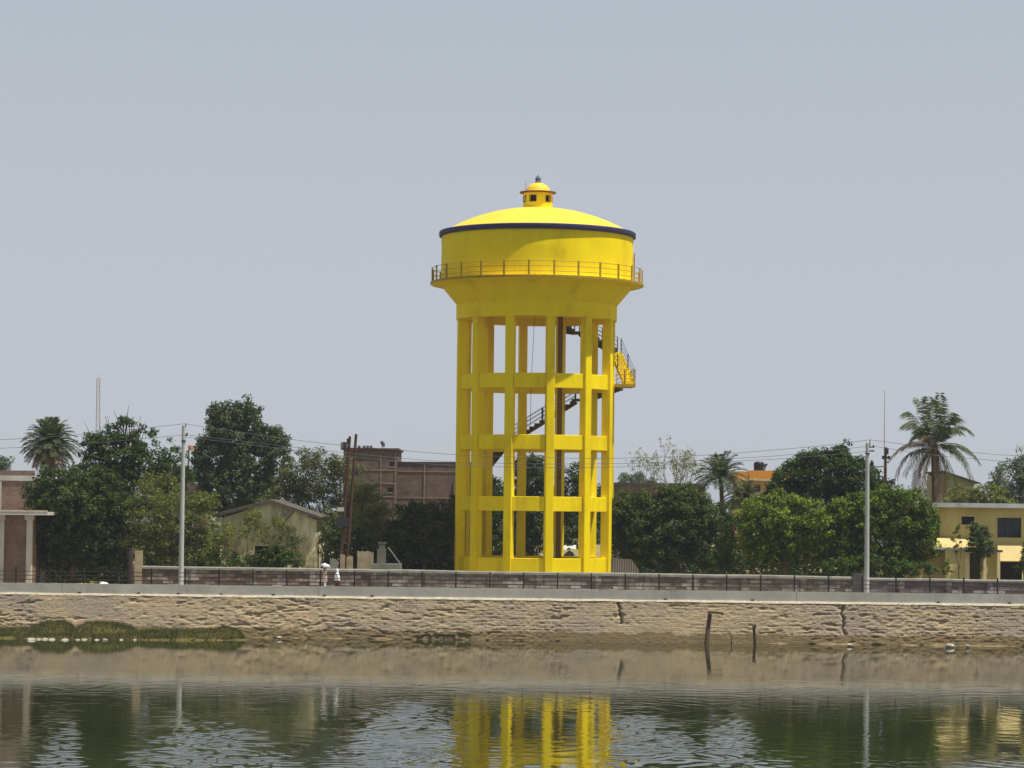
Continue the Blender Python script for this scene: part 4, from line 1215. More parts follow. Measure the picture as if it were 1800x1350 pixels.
# yellow house on the right
Yy = 170.5
yh = thing('yellow_house', 'pale yellow two storey house with canopies behind the wall at right', 'house', (X(1760, Yy), Yy + 4, 2.5))
def zy(py, px=1720): return Z(py, Yy, px)
xl, xr = X(1592, Yy, 930), X(2000, Yy, 930)
W1 = (X(1690, Yy, 915), X(1713, Yy, 915), zy(922.5), zy(908)); W2 = (X(1753, Yy, 925), X(1795, Yy, 925), zy(944.5), zy(909.5)); W3 = (X(1860, Yy, 925), X(1900, Yy, 925), zy(944.5), zy(909.5))
MB().wall(xl, xr, zy(958), zy(891.5), Yy, Yy + 0.3, [W1, W2, W3]).build('wall', M['housewall'], yh)
MB().box(X(1640, Yy, 930) + 0.1, X(1651, Yy, 930), Yy - 0.06, Yy - 0.003, zy(950, 1645), zy(907, 1645)).build('shutter', M['shutter'], yh)
for w, mt in ((W1, 'shutter'), (W2, 'glass'), (W3, 'glass')):
    fr = MB(); t_ = 0.05
    fr.box(w[0] - t_, w[0], Yy - 0.03, Yy + 0.1, w[2] - t_, w[3] + t_); fr.box(w[1], w[1] + t_, Yy - 0.03, Yy + 0.1, w[2] - t_, w[3] + t_)
    fr.box(w[0], w[1], Yy - 0.03, Yy + 0.1, w[3], w[3] + t_); fr.box(w[0], w[1], Yy - 0.03, Yy + 0.1, w[2] - t_, w[2])
    f_ = fr.build('window', M['porchwall'] if mt == 'shutter' else M['housewall'], yh)
    gl = MB().box(w[0], w[1], Yy + 0.16, Yy + 0.2, w[2], w[3]); gl.build('pane', M[mt], f_)
    br = MB(); nb_ = 3 if mt == 'glass' else 5
    for k in range(1, nb_): xx = w[0] + (w[1] - w[0]) * k / nb_; br.box(xx - 0.012, xx + 0.012, Yy + 0.10, Yy + 0.13, w[2], w[3])
    br.build('mullion', M['black'], f_)
MB().box(X(1598, Yy, 890), xr, Yy - 0.55, Yy + 8, zy(891.5) + 0.002, zy(886)).build('roof_slab', M['housewall'], yh)
MB().box(X(1598, Yy, 890), xr, Yy - 0.60, Yy - 0.553, zy(892.3), zy(884.5)).build('roof_edge', M['whiteroof'], yh)
# ground storey, set back under a ledge
D1 = (X(1697, Yy, 990), X(1724, Yy, 990), 2.5, zy(972)); D2 = (X(1756, Yy, 990), X(1800, Yy, 990), 2.5, zy(986))
MB().wall(xl, xr, 2.4, zy(958) - 0.002, Yy + 0.02, Yy + 0.3, [D1, D2]).build('lower_wall', M['housewall'], yh)
MB().box(D1[0] - .1, D1[1] + .1, Yy + 0.35, Yy + 0.4, 2.5, D1[3] + .1).build('door', M['darkpillar'], yh)
MB().box(D2[0] - .1, D2[1] + .1, Yy + 1.2, Yy + 1.25, 2.5, D2[3] + .1).build('door', M['shutter'], yh)
# sloping porch roof with white front edge and posts
pa, pb = X(1645, Yy, 950), X(1712, Yy, 950)
m = MB(); m.add([(pa + .1, Yy - 0.01, zy(943)), (pb, Yy - 0.01, zy(946)), (pb, Yy - 1.5, zy(963)), (pa - .3, Yy - 1.5, zy(961.5)), (pa + .1, Yy - 0.01, zy(943) - .08), (pb, Yy - 0.01, zy(946) - .08), (pb, Yy - 1.5, zy(963) - .08), (pa - .3, Yy - 1.5, zy(961.5) - .08)],
             [(0, 3, 2, 1), (4, 5, 6, 7), (3, 7, 6, 2), (1, 2, 6, 5), (0, 4, 7, 3)])
m.build('porch_roof', M['canopy'], yh)
MB().box(pa - .4, pb + .1, Yy - 1.6, Yy - 1.502, zy(966), zy(963)).build('porch_edge', M['whiteroof'], yh)
MB().box(X(1655, Yy, 990), X(1690, Yy, 990), Yy - 1.45, Yy - 1.25, 2.4, zy(966)).build('porch_wall', M['housewall'], yh)
for px, w_ in ((1693.5, 3.8), (1724, 2.5), (1748, 2.6)):
    MB().box(X(px - w_, Yy, 990), X(px + w_, Yy, 990), Yy - 1.5, Yy - 1.3, 2.4, zy(970)).build('porch_post', M['porchwall'], yh)
MB().box(X(1689, Yy, 970), X(1755, Yy, 970), Yy - 1.48, Yy - 1.2, zy(970) + 0.002, zy(966)).build('porch_beam', M['darkpillar'], yh)
pa, pb = X(1752, Yy, 960), X(1812, Yy, 960)
m = MB(); m.add([(pa, Yy - 0.01, zy(952)), (pb, Yy - 0.01, zy(952)), (pb, Yy - 1.0, zy(985)), (pa, Yy - 1.0, zy(985)), (pa, Yy - 0.01, zy(952) - .1), (pb, Yy - 0.01, zy(952) - .1), (pb, Yy - 0.95, zy(985) - .06), (pa, Yy - .95, zy(985) - .06)],
             [(0, 3, 2, 1), (4, 5, 6, 7), (3, 7, 6, 2), (1, 2, 6, 5), (0, 4, 7, 3)])
m.build('canopy', M['canopy'], yh)
place(yh)

# pump pedestal, rubble, sheets behind the wall
Yp = 169.5
pr = thing('pump_pedestal', 'mossy concrete pump pedestal on a slab behind the wall', 'pump', (X(675, Yp), Yp, 2.5))
c = P(671, 970, Yp)
MB().box(c.x - 0.27, c.x + 0.25, Yp - 0.25, Yp + 0.25, 2.4, Z(965, Yp, 671)).build('pedestal', M['pedestal'], pr)
MB().box(c.x - 0.17, c.x + 0.2, Yp - 0.2, Yp + 0.2, Z(965, Yp, 671) + .002, Z(956, Yp, 671)).box(c.x - 0.22, c.x + 0.26, Yp - 0.22, Yp + 0.22, Z(956, Yp, 671) + .002, Z(953, Yp, 671)).build('cap', M['pedestal'], pr)
MB().tube([P(682, 962, Yp), P(705, 993, Yp)], 0.045, 6).build('pipe', M['coping'], pr)
MB().box(X(653, Yp), X(706, Yp), Yp - 0.7, Yp + 0.7, 2.4, Z(991, Yp, 680)).build('slab', M['coping'], pr)
place(pr)
for (pa, pb, py, lab, Yq, mt, nm) in ((598, 606, 974, 'narrow tan masonry stub left of the twin pole base', 170.2, 'rubble', 'masonry_stub'), (609, 620, 976, 'wider tan masonry stub under the twin pole', 170.4, 'rubble', 'masonry_stub'), (580, 594, 980, 'grey stone slab leaning behind the wall near the two people', 170.0, 'coping', 'stone_slab'), (628, 656, 968, 'broken tan wall remnant left of the pump pedestal', 171.5, 'rubble', 'ruined_wall')):
    xa, xb = X(pa, Yq, 985), X(pb, Yq, 985); zt = Z(py, Yq, pa)
    m = MB(); n_ = 7; vs = []
    for k in range(n_ + 1):
        x = xa + (xb - xa) * k / n_; z = zt - abs(random.gauss(0, 0.10))
        vs += [(x, Yq, 2.4), (x, Yq, z), (x, Yq + 0.3, z), (x, Yq + 0.3, 2.4)]
    m.add(vs, [(i * 4 + k, (i + 1) * 4 + k, (i + 1) * 4 + k + 1, i * 4 + k + 1) for i in range(n_) for k in range(3)] + [(0, 1, 2, 3), tuple(n_ * 4 + k for k in (3, 2, 1, 0))])
    props(m.build(nm, M[mt]), lab, 'masonry')
# grey sheet fence right of the tower
Yq = 170.8
xa, xb = X(1074, Yq), X(1124, Yq)
m = MB(); n_ = 24; vs = []
for k in range(n_ + 1):
    f = k / n_; x = xa + (xb - xa) * f; z = Z(981 + 1.5 * math.sin(f * 2) + (max(0, f - 0.72) * 72), Yq, 1090); y = Yq + 0.04 * (k % 2)
    vs += [(x, y, 2.4), (x, y, z), (x, y + 0.03, z), (x, y + 0.03, 2.4)]
m.add(vs, [(i * 4 + k, (i + 1) * 4 + k, (i + 1) * 4 + k + 1, i * 4 + k + 1) for i in range(n_) for k in range(3)])
props(m.build('sheet_fence', M['greywall']), 'low grey corrugated sheet fence at the right foot of the tower', 'fence')
# pale rubbish heap seen through the tower
c = P(1001, 962, 186)
rs_ = np.random.default_rng(3)
for k, lab in enumerate(('larger pale plastic sheet on a heap seen through the tower legs',)):
    n_ = 9; gx_, gy_ = np.meshgrid(np.linspace(-0.5, 0.45, n_), np.linspace(-0.4, 0.4, n_))
    gz_ = c.z - 0.2 + 0.5 * fbm(gx_ * 4 + 5, gy_ * 4, 12) - 0.3 * np.abs(gy_)
    props(grid_mesh('plastic_sheet', c.x + gx_, 186 + gy_, gz_, M['whiteroof'], None, False), lab, 'sheet')
    c2_ = c
# earth heap carrying it
th_ = np.linspace(0, 2 * math.pi, 25); rr_ = np.linspace(0.02, 1, 9)
TH, RRR = np.meshgrid(th_, rr_)
hz = (c.z - 0.12 - 2.4) * (1 - RRR ** 1.5) + 2.4 - 0.1
props(grid_mesh('earth_heap', c.x + RRR * 1.7 * np.cos(TH), 186 + RRR * 1.2 * np.sin(TH), hz + 0.12 * (fbm(TH * 2, RRR * 5, 6) - .5) * (RRR > .1), M['pedestal']), 'small grey earth heap seen between the tower legs', 'heap')

# litter in the gap
Yc = 170
for (px, py, w_, lab, mt) in ((182, 1020, 0.4, 'white sack lying on the straw by the wall gap', 'white'),):
    c = P(px, py, Yc); m = MB(); prof = []
    N_ = 12
    vs = [];
    for j in range(7):
        ph = math.pi * j / 6
        for k in range(N_):
            a = 2 * math.pi * k / N_; rr2 = 1 + 0.2 * math.sin(3 * a + j)
            vs.append((c.x + 0.30 * math.sin(ph) * math.cos(a) * rr2, Yc + 0.25 * math.sin(ph) * math.sin(a) * rr2, 2.68 + 0.20 * math.cos(ph)))
    m.add(vs, [(j * N_ + k, j * N_ + (k + 1) % N_, (j + 1) * N_ + (k + 1) % N_, (j + 1) * N_ + k) for j in range(6) for k in range(N_)])
    props(m.build('sack', M[mt], None, True), lab, 'sack')
xa, xb = X(98, 171, 1015), X(166, 171, 1015)
gx_, gy_ = np.meshgrid(np.linspace(xa, xb, 30), np.linspace(166.5, 176, 30))
props(grid_mesh('straw', gx_, gy_, 2.60 + 0.22 * fbm(gx_ * 1.5, gy_ * 1.5, 15), M['driedground']), 'patch of dry yellow straw on the ground at left', 'straw', kind='stuff')

# stake and stump by the water
sr = thing('wooden_stake', 'leaning wooden stake with a plank on top in the water', 'stake', tuple(P(1241, 1128, 159.4)))
a, b = P(1241, 1130, 159.4), P(1248, 1079, 159.6)
MB().tube([a - Vector((0, 0, 0.5)), a.lerp(b, 0.5), b], [0.15, 0.125, 0.115], 8).build('post', M['wood'], sr, True)
a, b = P(1244, 1076, 159.45), P(1271, 1078, 159.45)
MB().obox((a + b) / 2, (b - a) / 2, Vector((0, 0.20, 0)), Vector((0, 0, 0.06))).build('plank', M['wood'], sr)
MB().tube([P(1268, 1078, 159.5), P(1270, 1081, 159.5)], 0.06, 6).build('peg', M['wood'], sr)
place(sr)
a, b = P(1327, 1128, 159.4), P(1325, 1101, 159.5)
o = MB().tube([a - Vector((0, 0, 0.4)), a, b, b + Vector((0.12, 0, 0.02))], [0.1, 0.08, 0.09, 0.12], 7).build('mooring_stump', M['bark_dark'], None, True)
props(o, 'short dark stump standing in the water right of the stake', 'stump')
a, b = P(1286, 1133, 159.3), P(1286, 1118, 159.3)
o = MB().tube([a - Vector((0, 0, 0.2)), b], [0.035, 0.03], 6).build('small_peg', M['wood'], None)
props(o, 'tiny peg in the water between the stake and the stump', 'peg')

# pale stones on the left bank
def stone(c, r, seed):
    m = MB(); rs2 = random.Random(seed); N1, N2 = 9, 6; vs = []
    for j in range(N2 + 1):
        ph = math.pi * j / N2
        for k in range(N1):
            a = 2 * math.pi * k / N1; q = r * rs2.uniform(0.82, 1.15)
            vs.append((q * 1.35 * math.sin(ph) * math.cos(a), q * 0.9 * math.sin(ph) * math.sin(a), q * 0.6 * math.cos(ph)))
    m.add(vs, [(j * N1 + k, j * N1 + (k + 1) % N1, (j + 1) * N1 + (k + 1) % N1, (j + 1) * N1 + k) for j in range(N2) for k in range(N1)])
    o = m.build('stone', M['stone'], None, True); o.location = c
    return o
for i, (px, py, r) in enumerate(((55, 1124, .24), (68, 1123, .13), (79, 1123, .17), (91, 1123.5, .17), (114, 1124, .19), (122, 1121, .13), (137, 1124, .12), (148, 1123.5, .14), (160, 1123, .12), (170, 1124, .12), (185, 1124, .15), (213, 1124, .10), (237, 1124, .11), (385, 1123, .09))):
    yy = CAM_Z * F / (py - (898 + (px - 900) * 0.01134))
    o = stone((X(px, yy, py), yy, 0.0), r * 0.85, i)
    lab_ = ('biggest pale stone, at the left end of the row below the grass mounds', 'second pale stone from the left in the row below the mounds', 'third pale stone from the left in the row below the mounds', 'fourth pale stone from the left in the row below the mounds', 'fifth pale stone from the left, wider than its neighbours', 'sixth pale stone from the left, small, behind the wider fifth one', 'seventh pale stone from the left in the row below the mounds', 'eighth pale stone from the left in the row below the mounds', 'ninth pale stone from the left in the row below the mounds', 'tenth pale stone from the left in the row below the mounds', 'eleventh pale stone from the left, the last of the close row', 'small pale stone second after the gap right of the close row', 'small pale stone below the right end of the second mound', 'lone small stone at the far right end of the grass')[i]
    props(o, lab_, 'stone', 'pale stones along the left water line')
for i, (px, py, r, lab) in enumerate(((1670, 1128, .22, 'pale boulder on the mud at the right foot of the wall'), (1493, 1130, .13, 'small pale stone on the mud below the right wall crack'), (1701, 1132, .14, 'flat pale stone right of the pale boulder on the mud'), (491, 1124, .13, 'round pale stone on the mud right of the grass mounds'))):
    o = stone(P(px, py, 158.4 - (1 if i < 3 else 0)), r, 50 + i); props(o, lab, 'stone')
    o.location.z = 0.1

# grass mounds on the left bank (one mass of blades on low humps)
def mound_h(x, y):
    h = 0
    for (pa, pb, hh, yc, yw) in ((-60, 70, 0.45, 157.6, 1.2), (50, 132, 0.95, 158.6, 1.6), (128, 240, 0.98, 158.6, 1.6), (220, 425, 0.50, 157.6, 1.3), (365, 428, 0.60, 157.9, 1.0), (-80, 440, 0.22, 157.4, 1.9)):
        xa, xb = X(pa, 158, 1110), X(pb, 158, 1110); xc, xw = (xa + xb) / 2, (xb - xa) / 2
        q = 1 - np.abs((x - xc) / xw) ** 2.6 - ((y - yc) / yw) ** 2
        h = np.maximum(h, hh * np.sqrt(np.clip(q, 0, 1)))
    return h * 0.86 * (0.78 + 0.4 * fbm(x * 0.9, y * 0.9, 19, 3))
gx_, gy_ = np.meshgrid(np.arange(X(-80, 158, 1110), X(445, 158, 1110), 0.12), np.arange(155.2, 160.3, 0.15))
gz_ = mound_h(gx_, gy_); gz_ = np.where(gz_ > 0, gz_ + 0.12 * (fbm(gx_ * 1.5, gy_ * 1.5, 88) - 0.4), -0.25)
M['turf'] = mat_ground('turf_soil', (70, 74, 38), (98, 90, 50), (122, 108, 66), 1.5)
me_mound = grid_mesh('grassy_mounds', gx_, gy_, gz_, M['turf'])
props(me_mound, 'low earth humps under the grass on the left bank', 'mounds', kind='structure')
n_ = 90000
bx_ = rng.uniform(gx_.min(), gx_.max(), n_); by_ = rng.uniform(155.3, 160.2, n_); bh = mound_h(bx_, by_)
k_ = bh > 0.05; bx_, by_, bh = bx_[k_], by_[k_], bh[k_]; n_ = len(bx_)
hh = 0.06 + 0.30 * rng.random(n_) ** 3; an = rng.uniform(0, 2 * math.pi, n_); wv = 0.016
base = np.stack([bx_, by_, bh - 0.05], 1); sd = np.stack([np.cos(an) * wv, np.sin(an) * wv, 0 * an], 1)
lean = np.stack([rng.normal(0, 0.07, n_), rng.normal(0, 0.07, n_), hh], 1)
V = np.stack([base - sd, base + sd, base + lean * 0.6 + sd * 0.8, base + lean], 1).reshape(-1, 3)
tn = np.clip(fbm(bx_ * 0.9, by_ * 0.9, 7) * 1.1 + rng.normal(0, .15, n_), 0, 1)
props(np_mesh('grass', V, np.arange(n_ * 4).reshape(-1, 4), M['lf_grass'], None, False, tn), 'short green grass covering the humps on the left bank', 'grass', kind='stuff')

# ------------------------------------------------------------------ trees
tree('mango_tree', 'very dark broad tree beside the unfinished brick house', 172.5, 125,
     [(130, 900, 88, 78), (95, 870, 50, 50), (175, 880, 55, 60), (85, 950, 40, 50, -1), (170, 950, 55, 45), (130, 965, 75, 36), (215, 930, 30, 60)], 'lf_dark', 3.4, 40, 0.42, 0.21, r0=0.28)
tree('leafy_tree', 'tall loose tree with thin top sprigs behind the dark tree', 181, 225,
     [(200, 800, 52, 42), (255, 812, 46, 42), (165, 840, 50, 40), (300, 835, 36, 36), (240, 860, 70, 40), (190, 780, 30, 22)], 'lf_mango', 3.0, 32, 0.38, 0.2, r0=0.24, jitter=0.3,
     sprigs=[(217, 735, 4, 3), (228, 742, 4, 4), (190, 752, 3, 4), (160, 765, 3, 4), (152, 778, 3, 4), (245, 752, 3, 4), (267, 758, 4, 4), (208, 748, 4, 4), (178, 770, 4, 5), (150, 800, 4, 4), (232, 765, 6, 6), (300, 790, 4, 5)])
tree('feathery_tree', 'olive feathery tree behind the left pale utility pole', 171.5, 290,
     [(260, 900, 48, 55), (310, 915, 48, 55), (340, 905, 36, 42), (255, 960, 42, 45), (320, 970, 60, 34), (358, 965, 30, 34), (280, 860, 40, 30, 2), (355, 885, 28, 22, 1)], 'lf_olive', 2.6, 34, 0.42, 0.15, r0=0.22, jitter=0.3, shell=0.3, tonebias=0.4)
tree('tall_tree', 'tall rounded dark green tree behind the shed', 205, 420,
     [(412, 770, 50, 62), (400, 740, 36, 36), (432, 735, 30, 34), (380, 800, 36, 55), (440, 820, 46, 55), (482, 800, 28, 46), (470, 770, 28, 24), (410, 850, 62, 45), (400, 875, 70, 30), (460, 865, 40, 36), (355, 812, 16, 36), (492, 770, 16, 20)], 'lf_blue', 3.0, 34, 0.44, 0.22, r0=0.32, jitter=0.2)
tree('acacia_tree', 'dusty brown green tree behind the rusty twin pole', 183, 575,
     [(560, 835, 56, 42), (530, 845, 40, 40), (600, 850, 46, 46), (560, 890, 66, 40), (625, 890, 36, 42), (515, 870, 30, 36), (590, 930, 60, 34), (545, 805, 26, 20), (600, 815, 26, 22), (505, 845, 26, 34), (485, 880, 30, 26)], 'lf_dusty', 2.6, 32, 0.42, 0.15, r0=0.22, jitter=0.35, shell=0.25)
tree('yellow_green_tree', 'yellow green tree between the twin pole and the round dark tree', 178.5, 655,
     [(655, 890, 36, 40), (640, 930, 40, 36), (670, 920, 26, 36), (630, 870, 26, 24)], 'lf_olive', 2.6, 34, 0.38, 0.16, r0=0.14, jitter=0.3, shell=0.3, tonebias=0.75)
tree('gloomy_tree', 'dark shaded tree under the twin pole behind the wall', 175.3, 592,
     [(580, 950, 30, 36), (612, 945, 34, 36), (640, 945, 26, 26)], 'lf_dark', 2.4, 30, 0.36, 0.17, r0=0.16, jitter=0.3, shell=0.3, barkm='bark_dark')
tree('round_tree', 'round dark green mango tree just left of the tower', 176.5, 745,
     [(742, 935, 55, 52), (715, 920, 36, 36), (770, 915, 32, 34), (705, 955, 30, 36), (778, 955, 26, 34)], 'lf_dark', 3.2, 36, 0.40, 0.2, r0=0.2)
tree('shaded_tree', 'dark tree seen through the left bays of the tower', 193, 868,
     [(868, 900, 36, 60), (850, 870, 24, 44), (890, 880, 28, 40), (868, 955, 50, 40)], 'lf_dark', 2.6, 34, 0.42, 0.2, r0=0.2)
tree('spreading_tree', 'taller dark tree seen through the middle bays of the tower', 197, 935,
     [(935, 850, 36, 50), (925, 820, 24, 24), (950, 830, 22, 28), (940, 910, 50, 60), (915, 950, 46, 44), (975, 890, 30, 40)], 'lf_dark', 2.8, 34, 0.44, 0.2, r0=0.24)
tree('leaning_tree', 'green tree seen through the right bays of the tower', 196, 1022,
     [(1020, 880, 34, 48), (1008, 840, 18, 28), (1045, 890, 26, 36), (1025, 930, 44, 34), (1062, 868, 14, 20)], 'lf_mango', 2.6, 34, 0.42, 0.19, r0=0.2)
tree('bushy_tree', 'broad dark bushy tree just right of the tower', 176.5, 1180,
     [(1130, 930, 56, 54), (1190, 925, 60, 56), (1240, 930, 46, 56), (1120, 895, 40, 36), (1200, 885, 50, 32), (1160, 960, 80, 36), (1250, 965, 44, 34), (1098, 960, 20, 34), (1175, 870, 26, 16), (1090, 905, 16, 30)], 'lf_dark', 3.2, 38, 0.42, 0.21, r0=0.26, tonebias=0.62)
tree('olive_bush', 'small olive bush between the dark bushy tree and the bright mango', 171.2, 1280,
     [(1282, 965, 22, 32), (1270, 985, 26, 18), (1292, 935, 18, 26), (1300, 905, 13, 20)], 'lf_mango', 3, 32, 0.3, 0.16, 'bush', r0=0.08)
tree('bright_mango', 'bright yellow green mango tree left of the whitish pole', 169.8, 1385,
     [(1375, 920, 58, 50), (1340, 910, 40, 42), (1430, 925, 46, 48), (1380, 885, 34, 20), (1335, 940, 38, 40), (1400, 955, 64, 38), (1350, 965, 40, 32), (1450, 960, 30, 36)], 'lf_bright', 3.4, 38, 0.40, 0.2, r0=0.2, tonebias=0.55)
tree('great_mango', 'great dark domed mango tree behind the bright mango', 190, 1450,
     [(1450, 835, 66, 46), (1400, 850, 50, 40), (1500, 845, 50, 42), (1370, 880, 36, 36), (1540, 870, 30, 36), (1445, 880, 80, 44), (1475, 805, 24, 16), (1425, 812, 30, 16), (1482, 790, 5, 9)], 'lf_mango', 3.2, 36, 0.44, 0.21, r0=0.34, tonebias=0.3)
tree('mango_right', 'large mango tree right of the whitish pole before the yellow house', 169.4, 1560,
     [(1530, 905, 54, 46), (1590, 910, 54, 50), (1560, 880, 40, 26), (1615, 950, 34, 40), (1500, 930, 36, 46), (1555, 955, 60, 40), (1480, 900, 24, 24), (1500, 965, 40, 34), (1620, 915, 28, 30)], 'lf_bright', 3.4, 38, 0.40, 0.2, r0=0.26, tonebias=0.35).name = 'shade_mango'
branchy('bare_tree', 'half bare pale tree with thin leaves right of the tower', 198, 1205, (1200, 768), 0.62, 'lf_pale', 6, 6, 0.15, 0.26, 0.16, 0.42, seed=8)
branchy('twiggy_tree', 'thin twiggy pale tree left of the half bare tree', 199, 1175, (1172, 790), 0.5, 'lf_pale', 5, 5, 0.14, 0.25, 0.10, 0.45, seed=21)
branchy('dry_sapling', 'thin dry tree in front of the shed wall', 171.6, 425, (425, 905), 0.6, 'lf_olive', 5, 16, 0.13, 0.28, 0.06, 0.3, seed=4)
branchy('yellow_sapling', 'thin yellow green sapling against the shed gable', 171.9, 470, (478, 893), 0.55, 'lf_olive', 5, 14, 0.12, 0.26, 0.06, 0.32, seed=5)
branchy('grey_sapling', 'grey green sapling near the right corner of the shed', 171.4, 520, (515, 925), 0.6, 'lf_dusty', 5, 9, 0.12, 0.26, 0.05, 0.3, seed=6)
branchy('roadside_tree', 'slender tree between the shed and the rusty twin pole', 174.4, 575, (566, 900), 0.5, 'lf_dusty', 5, 10, 0.13, 0.3, 0.09, 0.4, 'bark_dark', seed=9)
branchy('shed_creeper', 'pale climbing shrub covering the left half of the shed wall', 172.6, 405, (412, 915), 0.7, 'lf_olive', 6, 5, 0.13, 0.3, 0.05, 0.22, seed=14)
tree('shed_bush', 'low green bush before the shed opening', 170.6, 480,
     [(470, 980, 42, 18), (430, 985, 34, 14), (510, 985, 34, 14), (490, 970, 20, 12), (395, 985, 26, 14)], 'lf_mango', 4, 34, 0.28, 0.15, 'bush', r0=0.05, tonebias=0.7)
tree('creeper', 'low pale green creeper spilling over the wall near the whitish pole', 167.6, 1560,
     [(1480, 992, 30, 16), (1520, 990, 38, 16), (1570, 995, 40, 14), (1605, 998, 34, 12), (1640, 1003, 14, 8)], 'lf_mango', 5, 34, 0.24, 0.14, 'creeper', r0=0.05, tonebias=0.8)
tree('conical_shrub', 'blue green conical shrub in front of the yellow house', 168.4, 1722,
     [(1724, 950, 24, 26), (1720, 935, 16, 20), (1730, 972, 20, 14), (1712, 955, 14, 20)], 'lf_blue', 5, 34, 0.24, 0.14, 'shrub', r0=0.05)
tree('thin_shrub', 'thin upright shrub before the yellow house porch', 168.6, 1682,
     [(1682, 945, 7, 16), (1681, 925, 5, 9), (1683, 960, 6, 12)], 'lf_olive', 6, 26, 0.14, 0.12, 'shrub', r0=0.04)
tree('edge_shrub', 'dark shrub cut by the right edge before the yellow house', 168.2, 1812,
     [(1806, 985, 16, 26), (1798, 1000, 16, 14), (1822, 960, 22, 34)], 'lf_dark', 5, 34, 0.24, 0.14, 'shrub', r0=0.05)
tree('porch_plant', 'small pale plant at the left corner of the yellow house', 168.0, 1668,
     [(1667, 1000, 11, 10), (1662, 990, 7, 8)], 'lf_olive', 7, 24, 0.14, 0.11, 'plant', r0=0.03)
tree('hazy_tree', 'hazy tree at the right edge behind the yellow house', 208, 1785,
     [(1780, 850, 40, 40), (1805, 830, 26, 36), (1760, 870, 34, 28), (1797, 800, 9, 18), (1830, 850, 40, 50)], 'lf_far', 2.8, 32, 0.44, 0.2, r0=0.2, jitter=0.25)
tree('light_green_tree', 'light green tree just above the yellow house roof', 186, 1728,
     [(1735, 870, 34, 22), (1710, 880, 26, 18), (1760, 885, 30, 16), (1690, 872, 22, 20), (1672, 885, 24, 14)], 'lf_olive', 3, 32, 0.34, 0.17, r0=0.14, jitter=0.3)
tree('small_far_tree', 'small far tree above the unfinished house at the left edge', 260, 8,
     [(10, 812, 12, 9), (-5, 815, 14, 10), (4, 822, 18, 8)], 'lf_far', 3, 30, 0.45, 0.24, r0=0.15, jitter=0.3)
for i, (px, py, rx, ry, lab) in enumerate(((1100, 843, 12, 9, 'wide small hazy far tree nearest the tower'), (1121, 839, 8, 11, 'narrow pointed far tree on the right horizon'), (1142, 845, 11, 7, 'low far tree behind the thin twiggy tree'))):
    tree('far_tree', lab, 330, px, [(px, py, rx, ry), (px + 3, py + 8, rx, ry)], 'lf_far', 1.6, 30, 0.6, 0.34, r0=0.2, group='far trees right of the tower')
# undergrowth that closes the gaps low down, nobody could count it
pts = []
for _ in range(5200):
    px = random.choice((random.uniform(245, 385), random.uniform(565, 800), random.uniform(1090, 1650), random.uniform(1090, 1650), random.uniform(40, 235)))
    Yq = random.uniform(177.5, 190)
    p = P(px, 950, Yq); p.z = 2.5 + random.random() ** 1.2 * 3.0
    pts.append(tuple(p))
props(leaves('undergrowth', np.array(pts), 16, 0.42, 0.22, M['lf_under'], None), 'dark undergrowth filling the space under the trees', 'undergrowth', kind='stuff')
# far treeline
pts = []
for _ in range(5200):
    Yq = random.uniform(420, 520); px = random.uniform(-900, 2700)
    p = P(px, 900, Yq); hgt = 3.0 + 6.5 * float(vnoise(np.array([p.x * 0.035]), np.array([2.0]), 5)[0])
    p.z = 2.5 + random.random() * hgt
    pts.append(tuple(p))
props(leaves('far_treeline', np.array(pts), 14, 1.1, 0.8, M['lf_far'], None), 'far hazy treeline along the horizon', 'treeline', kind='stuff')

# ---- palms
def palm(name, label, Y, base_px, crown, trunk_r, bark='palmbark'):
    c = P(crown[0], crown[1], Y); b = P(base_px, 1000, Y); b.z = 2.5
    r = thing(name, label, 'palm tree', b)
    n = 16; pts = []; rad = []
    for i in range(n + 1):
        t = i / n; pts.append(b.lerp(c, t) + Vector((0.15 * math.sin(t * 3), 0, 0))); rad.append(trunk_r * (1.15 - 0.25 * t) * (1 + 0.07 * (i % 2)))
    MB().tube(pts, rad, 10).build('trunk', M[bark], r, True)
    return r, c
